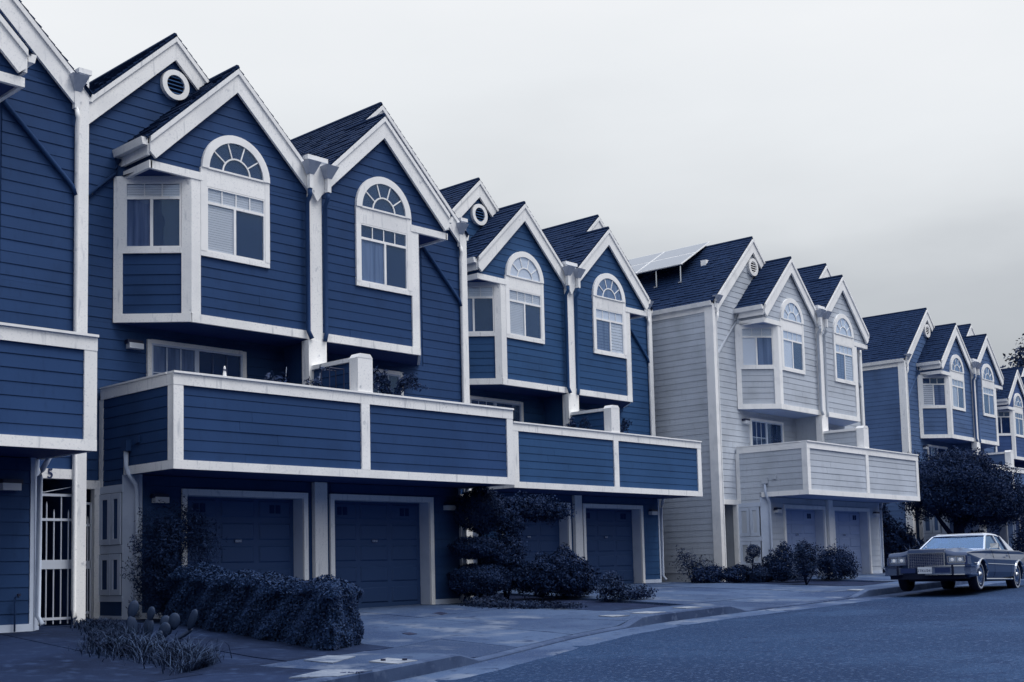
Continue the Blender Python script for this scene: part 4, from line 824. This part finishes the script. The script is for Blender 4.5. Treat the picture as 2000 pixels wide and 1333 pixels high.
for i in range(n):
    j = (i+1) % n
    if i >= len(low)-1 or j == 0:   # top and ends get a crowned middle
        for k in (i, j):
            if k not in mid:
                x, z = prof[k]; cz = .025 if .6 < z and x < 2.61 else 0.
                hood = .045 if .9 < x < 2.66 and z > .7 else 0.
                mid[k] = [bm.verts.new((x, s*w_, z+(cz if abs(s) < .8 else cz*.5)+(hood if abs(s) < .6 else 0))) for s, w_ in ((1, .60), (.55, .42), (0, 0), (-.55, .42), (-1, .60))]
                for q, s in zip(mid[k], (1, .45, 0, -.45, -1)): q.co.y = s*(.62 if abs(s) == 1 else .95)*1.0 if abs(s) == 1 else s*.9
        A = [sides[0][i]]+mid[i]+[sides[1][i]]; B_ = [sides[0][j]]+mid[j]+[sides[1][j]]
        for t in range(6): bm.faces.new((A[t], A[t+1], B_[t+1], B_[t]))
    else:
        bm.faces.new((sides[0][i], sides[1][i], sides[1][j], sides[0][j]))
bmesh.ops.recalc_face_normals(bm, faces=bm.faces[:])
es = [e for e in bm.edges if len(e.link_faces) == 2 and e.calc_face_angle(0) > .5 and all(v.co.z > .55 for v in e.verts)]
bmesh.ops.bevel(bm, geom=es, offset=.022, segments=2, affect='EDGES', profile=.6)
me = bpy.data.meshes.new('body'); bm.to_mesh(me); bm.free(); body = link('body', me, 'car_paint', car)
def cp(name, g, m, par=None, sm=False): return link(name, g.mesh(name, sm), m, par or car)
# cabin: pillars, roof and glass
zb, zt_ = .955, 1.375
wsb, wst, rsb, rst = .86, .16, -1.72, -1.12
yb, yt = .78, .62
def quadp(g, pts, th, nrm): n_ = Vector(nrm).normalized(); g.prism([tuple(Vector(p)) for p in pts], [tuple(Vector(p)+n_*th) for p in pts])
g = G()
rf = [(wst+.02, yt), (.0, yt+.01), (-.5, yt+.01), (-1.05, yt), (rst-.02, yt-.05)]
top_ = [(x, y, zt_-.045-(0 if -1 < x < .05 else .03)) for x, y in rf]+[(x, -y, zt_-.045-(0 if -1 < x < .05 else .03)) for x, y in rf[::-1]]
topin = [(x*.92-.03, y*.86, zt_+.005-(0 if -1 < x < .05 else .012)) for x, y in rf]+[(x*.92-.03, -y*.86, zt_+.005-(0 if -1 < x < .05 else .012)) for x, y in rf[::-1]]
g.prism(top_, topin); cp('roof', g, 'car_roof', sm=False)
for s in (1, -1):
    def pil(p0, p1, w, m, name='pillar'):
        g = G(); p0, p1 = Vector(p0), Vector(p1); t = .03
        g.prism([(p0.x-w, p0.y-t, p0.z), (p0.x+w, p0.y-t, p0.z), (p0.x+w, p0.y+t*.3, p0.z), (p0.x-w, p0.y+t*.3, p0.z)], [(p1.x-w*.8, p1.y-t, p1.z), (p1.x+w*.8, p1.y-t, p1.z), (p1.x+w*.8, p1.y+t*.3, p1.z), (p1.x-w*.8, p1.y+t*.3, p1.z)]); cp(name, g, m)
    pil((wsb-.02, s*yb, zb), (wst, s*yt, zt_-.06), .03, 'chrome'); pil((-.52, s*yb, zb), (-.44, s*yt, zt_-.05), .05, 'car_roof')
    g = G(); quadp(g, [(-1.10, s*yb, zb), (rsb, s*yb*.97, zb), (rst, s*(yt-.03), zt_-.06), (-.92, s*yt, zt_-.05)], .02, (0, s, .3)); cp('rear_quarter', g, 'car_roof')
    g = G(); quadp(g, [(wsb-.10, s*(yb-.02), zb), (-.50, s*(yb-.02), zb), (-.43, s*(yt-.02), zt_-.06), (wst-.01, s*(yt-.02), zt_-.07)], .006, (0, s, .35)); cp('side_window', g, 'car_glass')
    g = G(); quadp(g, [(-.56, s*(yb-.02), zb), (-1.12, s*(yb-.02), zb), (-.94, s*(yt-.02), zt_-.06), (-.48, s*(yt-.02), zt_-.06)], .006, (0, s, .35)); cp('side_window', g, 'car_glass')
    g = G(); g.tube([(wsb, s*(yb+.02), zb+.008), (-.6, s*(yb+.025), zb+.008), (rsb, s*(yb*.97+.02), zb+.008)], .012, 6); cp('belt_moulding', g, 'chrome')
    g = G(); g.tube([(2.3, s*(yw(2.3, .62)+.002), .625), (FA+.42, s*.965, .62)], .012, 6); g.tube([(FA-.42, s*.967, .615), (RA+.42, s*.967, .605)], .012, 6); g.tube([(RA-.42, s*.964, .60), (-2.6, s*.93, .60)], .012, 6); cp('side_moulding', g, 'chrome')
    g = G(); g.tube([(FA-.45, s*.90, .262), (RA+.42, s*.90, .262)], .022, 6); cp('sill_moulding', g, 'chrome')
    # wheel arch trims, wells and wheels
    for cx, rr in ((FA, .40), (RA, .395)):
        g = G(); g.tube([(x, s*(yw(x, z)+.003), z) for x, z in archpts(cx, rr, 14)], .024, 6); cp('arch_trim', g, 'chrome')
        w = empty('wheel', (cx, s*.80, .335)); w.parent = car
        def lathe(pr, k=28):
            v = []; f = []
            for r_1, y_1 in pr:
                for t in range(k): a = t*2*math.pi/k; v.append((r_1*math.cos(a), s*y_1, r_1*math.sin(a)))
            for i in range(len(pr)-1):
                for t in range(k): f.append((i*k+t, i*k+(t+1) % k, (i+1)*k+(t+1) % k, (i+1)*k+t))
            return G().add(v, f)
        link('tyre', lathe([(.20, -.10), (.315, -.10), (.335, -.07), (.335, .07), (.325, .095), (.30, .107), (.20, .10)]).mesh('tyre', True), 'rubber', w)
        link('whitewall', lathe([(.292, .1095), (.272, .1125), (.252, .110)]).mesh('whitewall', True), 'whitewall', w)
        link('rim', lathe([(.215, .095), (.205, .11), (.185, .10), (.12, .085), (.10, .10), (.06, .12), (.0, .125)]).mesh('rim', True), 'chrome', w)
        link('hub_cap', lathe([(.10, .104), (.085, .128), (.04, .14), (.0, .142)]).mesh('hub_cap', True), 'metal', w)
        g = G(); g.box(cx-.39, cx+.39, min(s*.50, s*.86), max(s*.50, s*.86), .30, .72); cp('wheel_well', g, 'rubber')
g = G(); quadp(g, [(wsb, yb-.03, zb), (wsb, -yb+.03, zb), (wst+.01, -yt+.02, zt_-.075), (wst+.01, yt-.02, zt_-.075)], .008, (.5, 0, .6)); ws = cp('windscreen', g, 'car_glass')
g = G(); quadp(g, [(rsb, yb*.9, zb), (rsb, -yb*.9, zb), (rst, -yt*.88, zt_-.07), (rst, yt*.88, zt_-.07)], .008, (-.5, 0, .6)); cp('rear_window', g, 'car_glass')
g = G(); g.tube([(wsb+.02, yb, zb+.005), (wsb+.04, .3, zb+.02), (wsb+.04, -.3, zb+.02), (wsb+.02, -yb, zb+.005)], .016, 6); g.tube([(wst+.02, yt-.01, zt_-.06), (wst+.03, 0, zt_-.045), (wst+.02, -yt+.01, zt_-.06)], .014, 6); cp('screen_trim', g, 'chrome')
g = G(); g.box(-1.7, .8, -.70, .70, .60, .94); cp('cabin_floor', g, 'seat')
for y0 in (-.62, .08): g = G(); g.box(-.25, -.10, y0, y0+.54, .9, 1.16); cp('seat', g, 'seat')
g = G(); g.box(.45, .80, -.68, .68, .90, .965); cp('dashboard', g, 'seat')
g = G(); g.box(.62, .68, .60, .615, .96, .99); g.tube([(.55, .80, .98), (.55, .90, 1.02)], .012, 6); mi = cp('mirror_arm', g, 'chrome'); g = G(); g.prism([(.60, .85, .99), (.60, 1.03, .99), (.52, 1.03, .99), (.52, .85, .99)], [(.60, .84, 1.10), (.59, 1.03, 1.10), (.52, 1.03, 1.10), (.52, .84, 1.10)]); cp('mirror', g, 'chrome')
g = G(); g.box(-.36, -.20, .955, .975, .80, .825); cp('door_handle', g, 'chrome')
# doors: shut lines as thin gaps
for x_ in (.74, -.64):
    g = G(); g.tube([(x_, yw(x_, z)-.002, z) for z in (.30, .42, .55, .70, .82, .93)], .005, 5); cp('door_gap', g, 'rubber')
# nose: grille, lamps, bumper, plate
g = G(); g.box(2.60, 2.665, -.40, .40, .50, .905); gr = cp('grille', g, 'ink')
g = G(); g.prism([(2.58, -.43, .865), (2.58, .43, .865), (2.69, .43, .855), (2.69, -.43, .855)], [(2.58, -.41, .955), (2.58, .41, .955), (2.675, .41, .935), (2.675, -.41, .935)]); link('grille_header', g.mesh('grille_header'), 'car_paint', gr)
for k in range(9): g = G(); z = .53+.036*k; g.box(2.664, 2.676, -.395, .395, z, z+.007); link('grille_bar', g.mesh('grille_bar'), 'chrome', gr)
for k in range(17): g = G(); y = -.39+.78*k/16; g.box(2.663, 2.678, y-.003, y+.003, .51, .85); link('grille_bar', g.mesh('grille_bar'), 'chrome', gr)
g = G(); g.box(2.655, 2.69, -.42, .42, .845, .862); g.box(2.655, 2.69, -.42, -.40, .50, .85); g.box(2.655, 2.69, .40, .42, .50, .85); link('grille_surround', g.mesh('grille_surround'), 'chrome', gr)
g = G(); g.tube([(2.66, 0, .95), (2.665, 0, .99), (2.66, 0, 1.02)], [.008, .016, .004], 8); cp('hood_ornament', g, 'chrome')
for s in (1, -1):
    g = G(); g.box(2.60, 2.648, min(s*.44, s*.90), max(s*.44, s*.90), .585, .775); hl = cp('lamp_housing', g, 'ink')
    for y0 in (.50, .675):
        g = G(); g.box(2.645, 2.668, min(s*y0, s*(y0+.15)), max(s*y0, s*(y0+.15)), .655, .755); link('headlight', g.mesh('headlight'), 'lens', hl)
    for y0 in (.575, .75):
        g = G(); g.tube([(2.667, s*y0, .700), (2.676, s*y0, .700)], [.040, .022], 12); link('reflector', g.mesh('reflector'), 'trim_clean', hl)
    g = G()
    for a in (((.47, .86), (.635, .648)), ((.47, .86), (.768, .780)), ((.655, .668), (.64, .78)), ((.465, .478), (.64, .78)), ((.855, .868), (.64, .78))): g.box(2.64, 2.674, min(s*a[0][0], s*a[0][1]), max(s*a[0][0], s*a[0][1]), *a[1])
    link('lamp_bezel', g.mesh('lamp_bezel'), 'chrome', hl)
    g = G(); g.box(2.642, 2.664, min(s*.48, s*.85), max(s*.48, s*.85), .595, .63); link('turn_signal', g.mesh('turn_signal'), 'bumper', hl)
    g = G(); g.prism([(2.64, s*.875, .60), (2.64, s*.93, .60), (2.48, s*.945, .60), (2.48, s*.90, .60)], [(2.64, s*.875, .77), (2.64, s*.915, .77), (2.48, s*.93, .77), (2.48, s*.88, .77)]); cp('side_marker', g, 'bumper')
bump = [(2.80, 0), (2.80, .60), (2.76, .86), (2.66, .97), (2.34, .985), (2.20, .97)]
pl = [(x, y) for x, y in bump]+[(x-.16 if x > 2.4 else x, y-.06 if y > .5 else y) for x, y in bump[::-1]]
def bumpring(g, z0, z1, o=0.):
    P_ = [(x+o*(1 if x > 2.5 else 0), y+o*(1 if y > .8 else 0)) for x, y in bump]; P2 = P_+[(x, -y) for x, y in P_[::-1][:-1]]; Q2 = [(x-.13 if x > 2.5 else x, y*(.92)) for x, y in P2]
    for i in range(len(P2)-1): g.prism([(*P2[i], z0), (*P2[i+1], z0), (*Q2[i+1], z0), (*Q2[i], z0)], [(*P2[i], z1), (*P2[i+1], z1), (*Q2[i+1], z1), (*Q2[i], z1)])
g = G(); bumpring(g, .375, .555); bu = cp('bumper', g, 'bumper')
g = G(); bumpring(g, .545, .575, .02); link('bumper_top', g.mesh('bumper_top'), 'chrome', bu)
g = G(); bumpring(g, .36, .38, .01); link('bumper_lip', g.mesh('bumper_lip'), 'chrome', bu)
for s in (1, -1):
    g = G(); g.box(2.79, 2.835, min(s*.60, s*.64), max(s*.60, s*.64), .36, .585); link('overrider', g.mesh('overrider'), 'rubber', bu)
    g = G(); g.box(2.796, 2.806, min(s*.22, s*.56), max(s*.22, s*.56), .41, .52); link('bumper_slot', g.mesh('bumper_slot'), 'ink', bu)
g = G(); g.box(2.806, 2.822, -.16, .16, .395, .545); np_ = link('number_plate', g.mesh('number_plate'), 'plate', bu)
tm = text_mesh('2TKU241', .082, .002); tn = link('plate_text', tm, 'ink', np_); tn.rotation_euler = (R(90), 0, R(90)); tn.location = (2.825, 0, .435); 
g = G(); g.box(2.3, 2.66, -.85, .85, .27, .40); cp('valance', g, 'rubber'); g = G(); g.box(-2.6, 2.3, -.55, .55, .22, .40); cp('underbody', g, 'rubber')
g = G(); g.box(-2.86, -2.74, -.93, .93, .40, .58); cp('rear_bumper', g, 'bumper')
for s in (1, -1): g = G(); g.prism([(-2.82, s*.80, .58), (-2.82, s*.92, .58), (-2.62, s*.93, .58), (-2.62, s*.82, .58)], [(-2.80, s*.81, .97), (-2.80, s*.89, .97), (-2.2, s*.89, .935), (-2.2, s*.83, .935)]); cp('tail_fin', g, 'car_paint')

# lettering scratched in the concrete patch at the bottom edge
sm_ = text_mesh('SLK', .17, .002); so = link('scratched_letters', sm_, 'ink', bpy.data.objects['concrete_patch'])
so.rotation_euler = (0, 0, R(-42)); so.location = (8.50, 10.44, hg(8.5, 10.44)+.016)
wp = tag(empty('water_pipe', (7.9, 17.13, .80)), 'thin standpipe with a tap on the left house wall', 'pipe')
g = G(); g.tube([(0, 0, 0), (0, 0, .46), (0, -.02, .49), (.03, -.06, .49)], .014, 8); link('pipe', g.mesh('pipe', True), 'door_navy', wp)
g = G(); g.tube([(.03, -.06, .50), (.03, -.06, .53)], [.03, .03], 8); link('tap', g.mesh('tap'), 'iron_black', wp)
